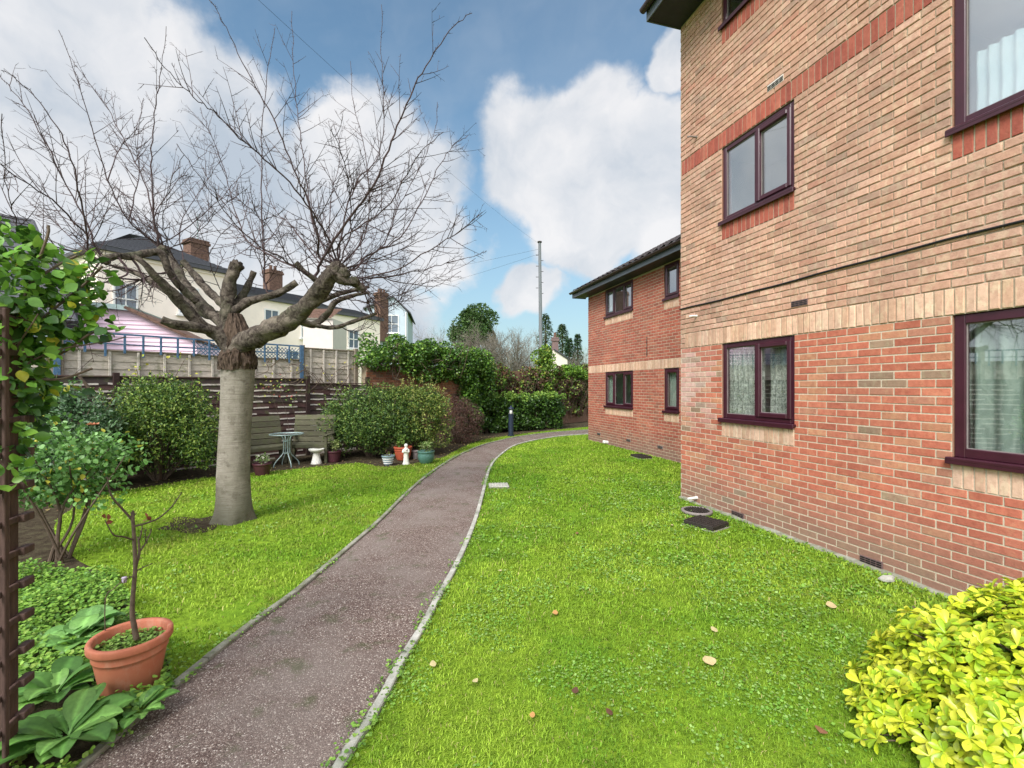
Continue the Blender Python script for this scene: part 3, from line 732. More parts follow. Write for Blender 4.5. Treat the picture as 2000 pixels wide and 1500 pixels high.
# ---------------------------------------------------------------- lawns
left_edge = [gr(*p) for p in [(322, 1370), (336, 1340), (318, 1270), (262, 1190), (222, 1130), (140, 1085), (110, 1020), (200, 968), (330, 945), (430, 930), (520, 922), (620, 912), (700, 905), (760, 912), (860, 895), (905, 873), (960, 856), (1060, 843), (1148, 834)]] + [(6.5, 22)]
left_edge_c = catmull(left_edge, 6)
Lo = offset(Lc, -KW); Ro = offset(Rc, KW)
Lo_sub = Lo[np.argmin(np.hypot(Lo[:, 0] - left_edge[0][0], Lo[:, 1] - left_edge[0][1])):]
poly_left = np.vstack([Lo_sub[Lo_sub[:, 0] < 6.5], left_edge_c[::-1]])
w0_, w1_ = MAIN.p(8.5, 0, .06), MAIN.p(-.02, 0, .06); g0 = WING.p(-.1, 0, .05); g1 = WING.p(WL - .05, 0, .05)
poly_right = np.vstack([Ro[(Ro[:, 1] > .3) & (Ro[:, 0] < 6)], [(6, 17.6), (3.6, 17.0), (g1.x, g1.y), (g0.x, g0.y), (w1_.x, w1_.y), (w0_.x, w0_.y), (1, -.6)]])
from mathutils.geometry import tessellate_polygon
def polysheet(name, poly, z, mat):
    tri = tessellate_polygon([[Vector((p[0], p[1], 0)) for p in poly]])
    V = np.array([(p[0], p[1], z) for p in poly]); o = fast(name, mat, V, np.array(tri)); o['kind'] = 'structure'; return o
polysheet('lawn', poly_right, .004, M['thatch']); polysheet('lawn', poly_left, .004, M['thatch'])
sheet('border_soil', [(-14, -2), (-2.56, -1.5), (-2.30, .4), (-2.03, 1.75), (-1.95, 2.3)] + [tuple(p) for p in Lo_sub[:60:4]] + [(-1, 12.5), (2, 19), (9, 24), (-14, 24)], -.004, M['soil'])
sheet('border_soil', [(2.6, -2), (9, -2), (6, .6), (4.2, 2.0), (3.2, 2.6), (2.5, 2.4), (2.3, 1.2)], -.008, M['soil'])
def inpoly(P, poly):
    x, y = P[:, 0], P[:, 1]; ins = np.zeros(len(P), bool); n = len(poly); j = n - 1
    for i in range(n):
        xi, yi = poly[i]; xj, yj = poly[j]
        c = ((yi > y) != (yj > y)) & (x < (xj - xi) * (y - yi) / (yj - yi + 1e-12) + xi); ins ^= c; j = i
    return ins
def vnoise(P, sc, seed=0):
    """cheap smooth value noise in 2-D"""
    r = np.random.default_rng(seed); G = r.uniform(0, 1, (256, 256)); q = P[:, :2] * sc + 1000.3; i = np.floor(q).astype(int); f = q - i; f = f * f * (3 - 2 * f)
    g = lambda a, b: G[(i[:, 0] + a) % 256, (i[:, 1] + b) % 256]
    return (g(0, 0) * (1 - f[:, 0]) + g(1, 0) * f[:, 0]) * (1 - f[:, 1]) + (g(0, 1) * (1 - f[:, 0]) + g(1, 1) * f[:, 0]) * f[:, 1]
def ring_sample(n, r0, r1, p, box):
    """points with density falling as distance^-p from the terrace"""
    u = rng.uniform(0, 1, n); e = 2 - p
    r = (r0 ** e + u * (r1 ** e - r0 ** e)) ** (1 / e); th = rng.uniform(-1.05, 1.05, n)
    return np.stack([r * np.sin(th), r * np.cos(th)], 1), r
def grass(name, poly, n, label):
    P, r = ring_sample(n, 1.5, 22, 1.55, None); k = inpoly(P, poly); P = P[k]; r = r[k]
    bare = np.clip((vnoise(P, 2.2, 3) * .6 + vnoise(P, 7, 4) * .4 - (.70 if poly is poly_right else .60)) * 6, 0, 1)     # thin patches
    dt = np.hypot(P[:, 0] + 3.66, P[:, 1] - 6.05)                                      # worn ring round the tree
    bare = np.maximum(bare, np.clip(1.5 - dt / .52 + (vnoise(P, 5, 71) - .5) * .9, 0, 1) * 1.12)
    k = rng.uniform(0, 1, len(P)) > bare * .85; P = P[k]; r = r[k]; n = len(P)
    sc = np.clip(r / 3.2, .85, 3.2); H = rng.uniform(.012, .032, n) * (1 + .25 * (vnoise(P, 3, 9) - .5)) * np.clip(sc, .85, 1.5)
    Wd = rng.uniform(.0017, .0032, n) * sc
    a = rng.uniform(0, 2 * np.pi, n); lean = rng.uniform(.3, 1.5, n)
    d = np.stack([np.cos(a), np.sin(a), np.zeros(n)], 1); s = np.stack([-np.sin(a), np.cos(a), np.zeros(n)], 1)
    b = np.hstack([P, np.full((n, 1), .003)]); up = np.array([0, 0, 1.0])
    m_ = b + up * (H * .6)[:, None] + d * (H * lean * .30)[:, None]; t = b + up * (H * (1 - .35 * lean))[:, None] + d * (H * lean)[:, None]
    V = np.stack([b - s * Wd[:, None], b + s * Wd[:, None], m_ + s * (Wd * .8)[:, None], m_ - s * (Wd * .8)[:, None], t], 1).reshape(-1, 3)
    i = (np.arange(n) * 5)[:, None]; FF = np.vstack([i + np.array([[0, 1, 2]]), i + np.array([[0, 2, 3]]), i + np.array([[3, 2, 4]])])
    big = vnoise(P, .9, 11) * .6 + vnoise(P, 3.1, 12) * .4
    c0 = np.array([.198, .345, .026]); c1 = np.array([.315, .455, .046]); c2 = np.array([.11, .27, .020])
    C = c0[None] + (c1 - c0)[None] * np.clip((big[:, None] - .35) * 3, 0, 1); k2 = vnoise(P, 1.6, 20) > .66
    C[k2] = C[k2] * .55 + c2 * .45
    if poly is poly_left:
        ms = np.clip((vnoise(P, 1.9, 81) * .6 + vnoise(P, 6, 82) * .4 - .44) * 4, 0, 1)[:, None]; C = C * (1 - .55 * ms) + np.array([.27, .27, .055]) * .55 * ms
    straw = rng.uniform(0, 1, n) < .035; C[straw] = (.42, .38, .14)
    C *= (1 + rng.uniform(-.38, .38, n))[:, None]
    V2 = [V]; F2 = [FF]; C2 = [np.repeat(C, 5, axis=0)]
    # clover and small flat weeds in drifts
    Q, r = ring_sample(int(n * .55), 1.5, 9, 1.5, None); k = inpoly(Q, poly); Q = Q[k]; r = r[k]
    dens = np.clip((vnoise(Q, 1.7, 31) * .55 + vnoise(Q, 6, 32) * .45 - .49) * 5, 0, 1)
    wall = np.array([(q[0] - 2.654) * (-.9619) + (q[1] - 7.36) * (-.2734) for q in Q]); dens = np.maximum(dens, np.clip(1 - wall / .5, 0, 1) * .9)
    k = rng.uniform(0, 1, len(Q)) < dens; Q = Q[k]; m = len(Q)
    PP = np.hstack([Q, rng.uniform(.012, .032, (m, 1))]); D = rdir(m); D[:, 2] = np.abs(D[:, 2]) * .25; U = np.array([[0, 0, 1.0]]) + rdir(m) * .35
    v, f, c = leafmesh(PP, D, U, rng.uniform(.010, .022, m) * np.clip(r[k] / 3, 1, 2), 1.1, (T4, F4), pal([(.15, .32, .045), (.21, .39, .06), (.30, .46, .13)], m))
    V2.append(v); F2.append(f + len(V)); C2.append(c)
    o = fast(name, M['grass'], np.vstack(V2), np.vstack(F2), np.vstack(C2), smooth=True); tagit(o, label, 'grass', kind='stuff')
grass('grass', poly_right, 560000, 'short bright green mown grass with clover between the curved path and the brick block')
grass('grass', poly_left, 420000, 'short bright green grass around the bare tree left of the path')

pp_ = [(-3.66 + (.30 + .26 * noise.noise(Vector((math.cos(a_) * 1.6, math.sin(a_) * 1.6, 3)))) * math.cos(a_) * 1.5 - .34, 6.02 + (.30 + .26 * noise.noise(Vector((math.cos(a_) * 1.6, math.sin(a_) * 1.6, 3)))) * math.sin(a_)) for a_ in [k_ * .157 for k_ in range(40)]]
sheet('bare_soil', pp_, .009, M['soil'])
# ---------------------------------------------------------------- the pollarded tree
TY = 6.09
tree = thing('pollarded_tree', 'bare pollarded cherry tree with pale banded trunk on the left lawn', 'tree', (*gr(451, 1016), 0))
tx, ty = gr(451, 1016)
mb = MB(); prof = [(1022, 46, 0), (1010, 43, 1), (995, 40, 2), (970, 37.5, 2), (930, 36, 1), (860, 35, 3), (800, 35, 6), (750, 36, 9), (715, 37, 10)]
n = 40; vs = []; ring = []
zz = np.interp
ZS = [EYE - (p[0] - HY) / F * TY for p in prof]; RS = [p[1] / F * TY * .80 for p in prof]; XO = [(451 + p[2] - 1000) / F * TY for p in prof]
K = 46
for i in range(K + 1):
    z = ZS[0] + (ZS[-1] - ZS[0]) * i / K - .03; r = zz(z, ZS, RS); xo = zz(z, ZS, XO)
    for j in range(n):
        a = 2 * math.pi * j / n; fl = math.exp(-max(z, 0) * 8) * .22 * max(0, math.sin(a * 5 + .6) + .25 * math.sin(a * 3))
        rr = r * (1 + fl + .035 * noise.noise(Vector((math.cos(a) * 1.4, math.sin(a) * 1.4, z * 1.2))) + .012 * noise.noise(Vector((math.cos(a) * 4, math.sin(a) * 4, z * 22))))
        vs.append((xo + rr * math.cos(a), ty + rr * math.sin(a), z))
mb.add(vs, [(i * n + j, i * n + (j + 1) % n, (i + 1) * n + (j + 1) % n, (i + 1) * n + j) for i in range(K) for j in range(n)])
trunk = mb.build('trunk', M['bark'], tree, smooth=True)
# torn collar where the crown was grafted: ragged sleeve tapering to the crotch
mb = MB(); vs = []; n = 56; K = 26
prof2 = [(722, 38, 9), (712, 41.5, 9), (700, 40, 9), (685, 34, 10), (668, 30, 11), (650, 28, 10), (630, 22, 6), (612, 14, 4)]
Z2 = [EYE - (p[0] - HY) / F * TY for p in prof2]; R2 = [p[1] / F * TY * .80 for p in prof2]; X2 = [(451 + p[2] - 1000) / F * TY for p in prof2]
for i in range(K + 1):
    z = Z2[0] + (Z2[-1] - Z2[0]) * i / K; r = zz(z, Z2, R2); xo = zz(z, Z2, X2)
    for j in range(n):
        a = 2 * math.pi * j / n; q = Vector((math.cos(a), math.sin(a), z * .55)); t = i / K
        rr = r * (1 + .20 * noise.noise(q * 4.2) + .16 * abs(noise.noise(q * 9)) + .10 * noise.noise(q * 19)); dz = (.035 * noise.noise(q * 6) if i < 5 else 0) - (.03 * abs(noise.noise(q * 13)) if i == 0 else 0)
        vs.append((xo + rr * math.cos(a), ty + rr * math.sin(a), z + dz))
mb.add(vs, [(i * n + j, i * n + (j + 1) % n, (i + 1) * n + (j + 1) % n, (i + 1) * n + j) for i in range(K) for j in range(n)])
for _ in range(34):      # hanging bark flaps
    a = random.uniform(0, 6.28); z = random.uniform(Z2[0] - .01, Z2[3]); r = zz(z, Z2, R2) * 1.04; xo = zz(z, Z2, X2); c, s = math.cos(a), math.sin(a)
    w = random.uniform(.008, .026); h = random.uniform(.03, .09); o = random.uniform(.008, .03)
    p = Vector((xo + r * c, ty + r * s, z)); tdir = Vector((-s, c, 0)); od = Vector((c, s, 0))
    mb.add([p - tdir * w + Vector((0, 0, h * .4)), p + tdir * w + Vector((0, 0, h * .4)), p + tdir * w * .8 + od * o, p - tdir * w * .7 + od * o, p + od * o * 1.6 - Vector((0, 0, h * .6))], [(0, 1, 2, 3), (3, 2, 4)])
mb.build('bark_collar', M['collar'], tree, smooth=False)
def pl(pts, k=6): return [Vector(p) for p in catmull3(pts, k)]
def catmull3(pts, k):
    P = [np.array(p, float) for p in pts]; P = [2 * P[0] - P[1]] + P + [2 * P[-1] - P[-2]]; out = []
    for i in range(1, len(P) - 2):
        for j in range(k):
            t = j / k; a, b, c, d = P[i - 1], P[i], P[i + 1], P[i + 2]
            out.append(.5 * (2 * b + (c - a) * t + (2 * a - 5 * b + 4 * c - d) * t * t + (3 * b - a - 3 * c + d) * t ** 3))
    out.append(P[-2]); return out
limbs = [  # (points (px, py, depth offset), radii in px)
 ([(452, 715, .03), (468, 676, -.03), (515, 650, -.15), (570, 622, -.3), (605, 590, -.4), (635, 552, -.5), (652, 528, -.55)], [26, 27, 25, 24, 22, 20, 18]),
 ([(448, 660, .05), (444, 610, .08), (447, 560, .12), (456, 530, .15), (462, 516, .16)], [22, 19, 17, 16, 17]),
 ([(452, 690, 0), (425, 655, -.08), (392, 632, -.2), (360, 600, -.35), (332, 568, -.5), (304, 540, -.65), (282, 515, -.75), (262, 500, -.8)], [18, 16, 14, 13, 12, 9, 6.5, 5]),
 ([(440, 640, .1), (400, 600, .25), (368, 565, .4), (345, 530, .5), (328, 500, .55), (320, 484, .55)], [14, 14, 14, 14, 12, 11]),
 ([(440, 600, .2), (415, 575, .4), (392, 552, .5), (370, 525, .6), (358, 512, .62)], [12, 11, 10, 9, 10]),
 ([(385, 590, .1), (352, 560, -.05), (330, 530, -.2), (318, 500, -.25), (300, 492, -.3), (262, 500, -.5), (225, 500, -.7), (196, 508, -.8)], [9, 9, 9, 9.5, 10, 9.5, 8, 6]),
 ([(440, 620, .2), (400, 610, .5), (330, 570, .9), (270, 535, 1.3), (225, 520, 1.6)], [15, 14, 11, 9, 7]),
 ([(420, 648, -.1), (385, 640, -.3), (345, 634, -.5), (316, 624, -.6)], [13, 12, 11, 10.5]),
 ([(452, 612, .1), (480, 592, .1), (510, 582, .15), (545, 572, .2), (580, 552, .25)], [13, 11, 10, 9.5, 9]),
 ([(456, 600, .2), (478, 570, .3), (490, 545, .4), (496, 530, .4)], [10, 9, 8, 8]),
 ([(500, 652, .2), (545, 640, .4), (580, 626, .6), (612, 634, .8), (640, 612, .9), (655, 590, 1.0), (690, 577, 1.2), (720, 572, 1.4)], [13, 12, 11, 11, 9, 9, 6, 5]),
 ([(610, 634, .8), (650, 640, .8), (690, 628, .7), (735, 612, .6)], [7, 6.5, 6, 4]),
 ([(560, 628, .1), (600, 600, .5), (660, 575, .9), (720, 560, 1.3)], [10, 9, 7, 5]),
 ([(648, 535, -.55), (668, 545, -.5), (695, 555, -.45), (712, 568, -.4)], [15, 13, 10, 8]),
 ([(640, 560, -.4), (615, 545, -.5), (592, 528, -.6), (578, 512, -.65)], [9, 7, 6, 5]),
 ([(636, 556, -.5), (655, 535, -.45), (662, 516, -.4)], [15, 14, 13]),
]
LIMBP = []
for pts, rad in limbs:
    P = [at(px, py, TY + dy) for px, py, dy in pts]; Q = pl(P, 9); ri = np.interp(np.linspace(0, len(rad) - 1, len(Q)), range(len(rad)), rad) / F * TY * .72
    LIMBP += Q; ri = [r * (1 + .16 * noise.noise(q * 7)) for r, q in zip(ri, Q)]
    m1 = MB(); m1.tube(Q, ri, 16, True, None, .32); m1.build('limb', M['limb'], tree, smooth=True)
# rotten knobs where the limbs were lopped
for c_, r_k in (((655, 528), .085), ((672, 535), .07), ((640, 540), .07), ((318, 492), .075), ((462, 520), .075), ((205, 508), .05), ((692, 550), .055)):
    m1 = MB(); p = at(c_[0], c_[1], TY + (-.5 if c_[0] > 600 else (.5 if c_[0] == 318 else (.16 if c_[0] == 462 else -.78)))); nn = 18; vs = []
    for i in range(13):
        th = math.pi * i / 12
        for j in range(nn):
            a = 2 * math.pi * j / nn; d = Vector((math.sin(th) * math.cos(a), math.sin(th) * math.sin(a), math.cos(th)))
            vs.append(p + d * r_k * (1 + .5 * noise.noise(d * 2.5 + p * 3) + .3 * noise.noise(d * 6 + p)))
    m1.add(vs, [(i * nn + j, i * nn + (j + 1) % nn, (i + 1) * nn + (j + 1) % nn, (i + 1) * nn + j) for i in range(12) for j in range(nn)])
    m1.build('knuckle', M['limb'], tree, smooth=True)
# shoots: (picture points /2000, depth offsets start->end, start radius mm)
Z_ = lambda L: [(x / 2, y / 2) for x, y in L]
shoots = [
 (Z_([(1240, 1060), (1290, 960), (1400, 810), (1480, 680), (1540, 520), (1600, 380), (1660, 260), (1760, 120), (1840, 50)]), -.4, -1.2, 19),
 (Z_([(1245, 1000), (1240, 920), (1200, 780), (1130, 620), (1060, 450), (980, 310), (900, 140), (820, 0)]), -.4, -1.4, 15),
 (Z_([(1035, 1100), (1025, 900), (1020, 700), (1025, 500), (1050, 250), (1075, 110)]), .2, .5, 14),
 (Z_([(1260, 960), (1215, 850), (1190, 640), (1160, 430), (1145, 200), (1140, 40)]), -.4, .6, 12),
 (Z_([(1330, 940), (1360, 800), (1400, 700), (1480, 600), (1500, 400), (1490, 200), (1493, 20)]), -.3, -.2, 12),
 (Z_([(1370, 1060), (1450, 990), (1560, 930), (1650, 780), (1720, 640), (1780, 560), (1830, 530)]), -.4, .2, 13),
 (Z_([(1400, 1090), (1550, 1050), (1700, 960), (1800, 900), (1880, 830)]), -.3, -1.5, 12),
 (Z_([(1400, 1100), (1600, 1065), (1720, 1035), (1850, 1000), (1900, 980)]), -.3, .6, 10),
 (Z_([(1330, 940), (1500, 820), (1590, 680), (1640, 590), (1730, 520)]), -.5, -1.6, 11),
 (Z_([(1200, 1070), (1100, 1010), (1000, 950), (900, 850), (800, 720), (690, 560)]), -.6, -1.8, 12),
 (Z_([(1180, 1060), (990, 960), (930, 860), (880, 680), (820, 520), (780, 420)]), -.6, .9, 11),
 (Z_([(1290, 950), (1200, 800), (1080, 660), (960, 560), (850, 450), (760, 380), (640, 260), (560, 140)]), -.5, -2.2, 12),
 (Z_([(622, 960), (600, 830), (590, 650), (600, 480), (625, 300), (650, 100)]), .5, .3, 16),
 (Z_([(610, 950), (500, 860), (420, 700), (360, 500), (300, 300), (230, 120)]), .5, -.3, 13),
 (Z_([(615, 900), (560, 700), (480, 540), (420, 420), (330, 300), (270, 220)]), .5, 1.4, 12),
 (Z_([(350, 990), (320, 820), (280, 620), (200, 460), (90, 330), (0, 270)]), -.6, -1.4, 13),
 (Z_([(400, 1010), (340, 880), (240, 680), (130, 470), (30, 330), (-60, 240)]), -.5, -.8, 12),
 (Z_([(350, 930), (200, 780), (80, 700), (0, 640), (-80, 590)]), 0, -1.4, 11),
 (Z_([(360, 1000), (100, 930), (60, 850), (20, 700), (10, 450)]), -.7, -1.9, 10),
 (Z_([(622, 960), (740, 880), (860, 780), (930, 700), (1000, 650)]), .5, 1.6, 11),
 (Z_([(650, 975), (760, 920), (880, 800), (960, 740)]), .5, -.4, 9),
 (Z_([(605, 850), (640, 780), (700, 700), (780, 620), (830, 560)]), .5, .9, 9),
 (Z_([(500, 860), (540, 700), (540, 540), (560, 380)]), .5, .9, 9),
 (Z_([(420, 700), (480, 560), (540, 520), (600, 460)]), .3, .9, 8),
 (Z_([(380, 1010), (200, 860), (60, 740), (-60, 600)]), .9, 1.9, 10),
 (Z_([(500, 1060), (400, 1110), (300, 1130), (180, 1080)]), -.7, -1.3, 14),
 (Z_([(560, 1090), (480, 1085), (360, 1080), (220, 1000), (80, 960)]), -.5, -1.6, 14),
 (Z_([(580, 1080), (450, 1135), (300, 1150), (150, 1110)]), -.4, .6, 12),
 (Z_([(1440, 1170), (1560, 1150), (1700, 1090), (1860, 1010)]), .7, 1.5, 9),
 (Z_([(1420, 1130), (1500, 1200), (1600, 1130), (1700, 990), (1760, 860)]), .5, .3, 10),
 (Z_([(1300, 1270), (1400, 1290), (1500, 1230), (1580, 1130)]), .8, 1.2, 10),
 (Z_([(1310, 1060), (1420, 930), (1440, 760), (1420, 560), (1380, 400), (1370, 240)]), -.1, 1.0, 12),
 (Z_([(1330, 1080), (1500, 950), (1560, 800), (1640, 660), (1700, 500), (1710, 400)]), -.1, 1.6, 11),
 (Z_([(1290, 1000), (1290, 800), (1330, 600), (1300, 480)]), -.2, 1.3, 10),
 (Z_([(1260, 1040), (1150, 900), (1060, 800), (1010, 640), (970, 500)]), -.1, 1.7, 10),
 (Z_([(1150, 1030), (1060, 900), (960, 800), (880, 760)]), -.6, -1.4, 8),
 (Z_([(720, 1030), (700, 900), (760, 780), (840, 660), (900, 560)]), .6, 1.8, 9),
 (Z_([(700, 1040), (640, 900), (660, 740), (720, 600)]), .6, -.5, 9),
 (Z_([(1370, 900), (1360, 700), (1320, 560), (1290, 500)]), -.4, -1.6, 9),
 (Z_([(1340, 1050), (1480, 1010), (1600, 960), (1740, 900), (1830, 840)]), -.3, .9, 10),
 (Z_([(860, 1130), (820, 1000), (880, 900), (960, 850)]), .1, -.6, 7),
 (Z_([(300, 1130), (200, 1000), (140, 900), (60, 820)]), -.9, -1.5, 9),
 (Z_([(1250, 1120), (1330, 1160), (1450, 1180), (1560, 1180), (1700, 1120), (1800, 1060)]), -.4, .5, 9),
]
tw = MB(); crown_c = at(460, 420, TY)
def grow(p, d, L, r, lvl):
    k = max(3, int(L / .09)); pts = [p]; q = p.copy(); dd = d.copy()
    for i in range(k):
        dd = (dd + Vector((0, 0, .06)) + Vector(rdir(1)[0]) * .085).normalized(); q = q + dd * L / k; pts.append(q.copy())
    tw.tube(pts, [r * (1 - .62 * i / k) for i in range(k + 1)], 3, False)
    if lvl > 0:
        m = int(L / (.085 if lvl > 1 else .055)) 
        for i in range(m):
            t = random.uniform(.15, 1) * (len(pts) - 1); j = min(int(t), len(pts) - 2); b = pts[j].lerp(pts[j + 1], t - j); ax = (pts[j + 1] - pts[j]).normalized()
            side = ax.orthogonal(); side.rotate(Matrix.Rotation(random.uniform(0, 6.28), 3, ax)); nd = (ax * random.uniform(.5, 1.0) + side * random.uniform(.6, 1.0)).normalized()
            l2 = random.uniform(.35, .6) * L * (1 - .55 * t / len(pts)) if (lvl > 1 and random.random() < .6) else random.uniform(.012, .05)
            grow(b, nd, l2, max(.0022, r * .58), lvl - 1 if l2 > .08 else 0)
for pts, d0, d1, r0 in shoots:
    k = len(pts); P = [at(px, py, TY + d0 + (d1 - d0) * (i / (k - 1)) ** .8) for i, (px, py) in enumerate(pts)]
    near = min(LIMBP, key=lambda q: (q - P[0]).length)
    if .02 < (near - P[0]).length < .6: P = [near] + P
    Q = pl(P, 5); Q = [q + Vector(rdir(1)[0]) * .012 for q in Q]; n = len(Q); r0 = r0 / 1000
    tw.tube(Q, [max(.0034, 1.12 * r0 * (1 - .86 * (i / (n - 1)) ** .8)) for i in range(n)], 5, False)
    length = sum((Q[i + 1] - Q[i]).length for i in range(n - 1)); m = int(length / .085)
    for i in range(m):
        t = random.uniform(.12, .99) * (n - 1); j = min(int(t), n - 2); b = Q[j].lerp(Q[j + 1], t - j); ax = (Q[j + 1] - Q[j]).normalized()
        side = ax.orthogonal(); side.rotate(Matrix.Rotation(random.uniform(0, 6.28), 3, ax))
        nd = (ax * random.uniform(.6, 1.1) + side * random.uniform(.5, 1.0) + (b - crown_c).normalized() * .25).normalized(); tt = t / n
        if tt > .80 or random.random() < .30: grow(b, nd, random.uniform(.02, .07), .0026, 0)
        else: grow(b, nd, random.uniform(.25, .95) * (1.05 - .72 * tt), .0062 * (1.15 - .6 * tt), 2)
    for i in range(int(length / .06)):
        t = random.uniform(.1, .99) * (n - 1); j = min(int(t), n - 2); grow(Q[j].lerp(Q[j + 1], t - j), Vector(rdir(1)[0]), random.uniform(.012, .03), .003, 0)
tw.build('shoots', M['twig'], tree)
#@@PART2
# ---------------------------------------------------------------- boundary fences (run away to the right)
E = Vector((.64, .768, 0)); EN = Vector((.768, -.64, 0))       # along, and towards the garden
FN = Fr((-5.25, 12.0, 0), E, EN)
FR = FN.rot()
fence = thing('garden_fence', 'dark brown waney-lap fence with pale weathered board edges behind the bench and shrubs', 'fence', FN.p(0, 0))
posts = [-7.6, -5.7, -3.8, -1.9, 0.0, 1.75]
for i, s_ in enumerate(posts):
    m1 = MB(); m1.bbox(FN.p(s_, 1.0, .03), (.10, .10, 2.04), FR, .008, (.045, .028, .026)); m1.build('post', M['wood'], fence)
def waney(s0, s1, ztop, slope=0.0):
    m1 = MB(); nb = 14
    for k in range(nb):
        zt = ztop - k * .138; n = 26; seed = random.uniform(0, 99); vs = []; dc = (.080 * random.uniform(.8, 1.2), .050, .046)
        for i in range(n + 1):
            t = i / n; s_ = s0 + (s1 - s0) * t; zz_ = zt + slope * t * (1 - k / nb); zb = zz_ - .152 + .022 * noise.noise(Vector((s_ * 2.4, seed, 0))) + .008 * noise.noise(Vector((s_ * 9, seed, 0)))
            zb = max(zb, .0)
            vs += [FN.p(s_, zz_, .0), FN.p(s_, zb + .034, .019), FN.p(s_, zb, .022), FN.p(s_, zb, .004)]
        for i in range(n):
            a = i * 4; b = a + 4; s_ = s0 + (s1 - s0) * i / n
            m1.add([vs[a], vs[b], vs[b + 1], vs[a + 1]], [(0, 1, 2, 3)], dc)
            pale = noise.noise(Vector((s_ * 3.1, seed + 7, k))) > -.12
            pc = (.58, .52, .46) if pale else dc
            m1.add([vs[a + 1], vs[b + 1], vs[b + 2], vs[a + 2]], [(0, 1, 2, 3)], pc); m1.add([vs[a + 2], vs[b + 2], vs[b + 3], vs[a + 3]], [(0, 1, 2, 3)], dc)
    m1.bbox(FN.p((s0 + s1) / 2, ztop + .015 + slope / 2, .01), (s1 - s0 - .01, .05, .03), Matrix.Rotation(0, 3, 'Z') @ FR, .004, (.10, .065, .055))
    for q in (.33, .66): m1.bbox(FN.p(s0 + (s1 - s0) * q, ztop / 2, -.02), (.035, .03, ztop - .1), FR, .004, (.06, .04, .035))
    m1.build('panel', M['wood'], fence)
for i in range(len(posts) - 1): waney(posts[i] + .05, posts[i + 1] - .05, 1.93 if i < 4 else 1.84, 0 if i < 4 else -.05)

nf = thing('neighbour_fence', 'tall weathered grey panel fence topped by blue trellis behind the dark brown fence', 'fence', FN.p(0, 0, -.4))
def NFp(s_, z, w=0): return FN.p(s_, z, -.4 + w)
nposts = [(-6.9, 'grey'), (-4.55, 'blue'), (0.05, 'blue'), (1.62, 'grey')]
for s_, kind in nposts:
    m1 = MB(); m1.bbox(NFp(s_, 1.42, .03), (.11, .11, 2.84), FR, .006, (.24, .20, .155)); o = m1.build('post', M['wood'], nf)
    if kind == 'blue':
        m1 = MB(); m1.bbox(NFp(s_ - .04, 2.25, .10), (.10, .025, 1.15), FR, .004); m1.build('paint_board', M['bluepaint'], o)
for a, b, zt in ((-9.5, -6.95, 2.46), (-6.85, -4.6, 2.46), (-4.5, -2.25, 2.46), (-2.25, 0, 2.44), (.1, 1.57, 2.76)):
    m1 = MB(); z = 1.05; k = 0
    while z < zt:
        h = min(.15, zt - z); n = 14; seed = random.random() * 50; bc = np.array((.50, .44, .365)) * random.uniform(.75, 1.15); bc = tuple(bc)
        for i in range(n):
            x0 = a + (b - a) * i / n; x1 = a + (b - a) * (i + 1) / n; f = lambda x: .014 * noise.noise(Vector((x * 3, seed, 0)))
            m1.add([NFp(x0, z + f(x0), .012), NFp(x1, z + f(x1), .012), NFp(x1, z + h + .02, -.006), NFp(x0, z + h + .02, -.006)], [(0, 1, 2, 3)], bc)
        z += .15; k += 1
    nb = 5 if b - a > 1.6 else 4
    for i in range(nb): m1.bbox(NFp(a + (b - a) * (i + .5) / nb, (1.05 + zt) / 2, .03), (.045, .03, zt - 1.08), FR, .004, (.56, .50, .43))
    m1.bbox(NFp((a + b) / 2, zt + .01, .02), (b - a, .05, .03), FR, .004, (.29, .24, .19))
    m1.build('panel', M['wood'], nf)
for a, b in ((-9.5, -4.6), (-4.5, 0)):
    m1 = MB()
    m1.bbox(NFp((a + b) / 2, 2.80, .05), (b - a, .03, .035), FR, .004); m1.bbox(NFp((a + b) / 2, 2.60, .05), (b - a, .02, .025), FR, .004)
    n = int((b - a) / .30)
    for i in range(n + 1):
        s_ = a + (b - a) * i / n; lo = 2.42 if i % 2 else 2.35
        m1.bbox(NFp(s_, (lo + 2.79) / 2, .073), (.040, .02, 2.80 - lo), FR, .003)
    m1.build('trellis', M['bluepaint'], nf)
for a, b in ((-2.3, -.02),):
    m1 = MB(); h0, h1 = 2.46, 2.74; st = .085; x = a
    while x < b:
        for sg in (1, -1):
            m1.box(NFp(x, (h0 + h1) / 2, .055 + .004 * sg), (.014, .006, .40), FR @ Matrix.Rotation(sg * math.radians(45), 3, 'Y'))
        x += st
    m1.build('lattice', M['bluepaint'], nf)
# thin sagging climber stems on the fence
def sprig_thing(name, label, cat, stems, leafpts, size, cols, mat='leaf', stemmat='stem', group=None, tmpl=(T8, F8), nleaf=200, spread=.12, rad=.006, w=None):
    base = Vector((stems[0][0][0], stems[0][0][1], 0)) if stems else Vector(leafpts[0])
    t = thing(name, label, cat, base, 0, group)
    if stems:
        m1 = MB()
        for st in stems: Q = pl(st, 4); m1.tube(Q, [rad * (1.3 - .9 * i / len(Q)) for i in range(len(Q))], 5, False)
        m1.build('stem', M[stemmat], t)
    if nleaf:
        allp = [q for st in (leafpts or stems) for q in (pl(st, 4) if leafpts is None or isinstance(st, list) else [Vector(st)])]
        P = np.array([tuple(allp[i]) for i in rng.integers(0, len(allp), nleaf)]) + rng.normal(size=(nleaf, 3)) * spread
        V, FF, C = leafmesh(P, rdir(nleaf), nrm(np.array([[0, -.5, .8]]) + rdir(nleaf) * .6), size * rng.uniform(.6, 1.3, nleaf), .95, tmpl, pal(cols, nleaf, w))
        fast('leaves', M[mat], V, FF, C, t, base)
    return t
st = []
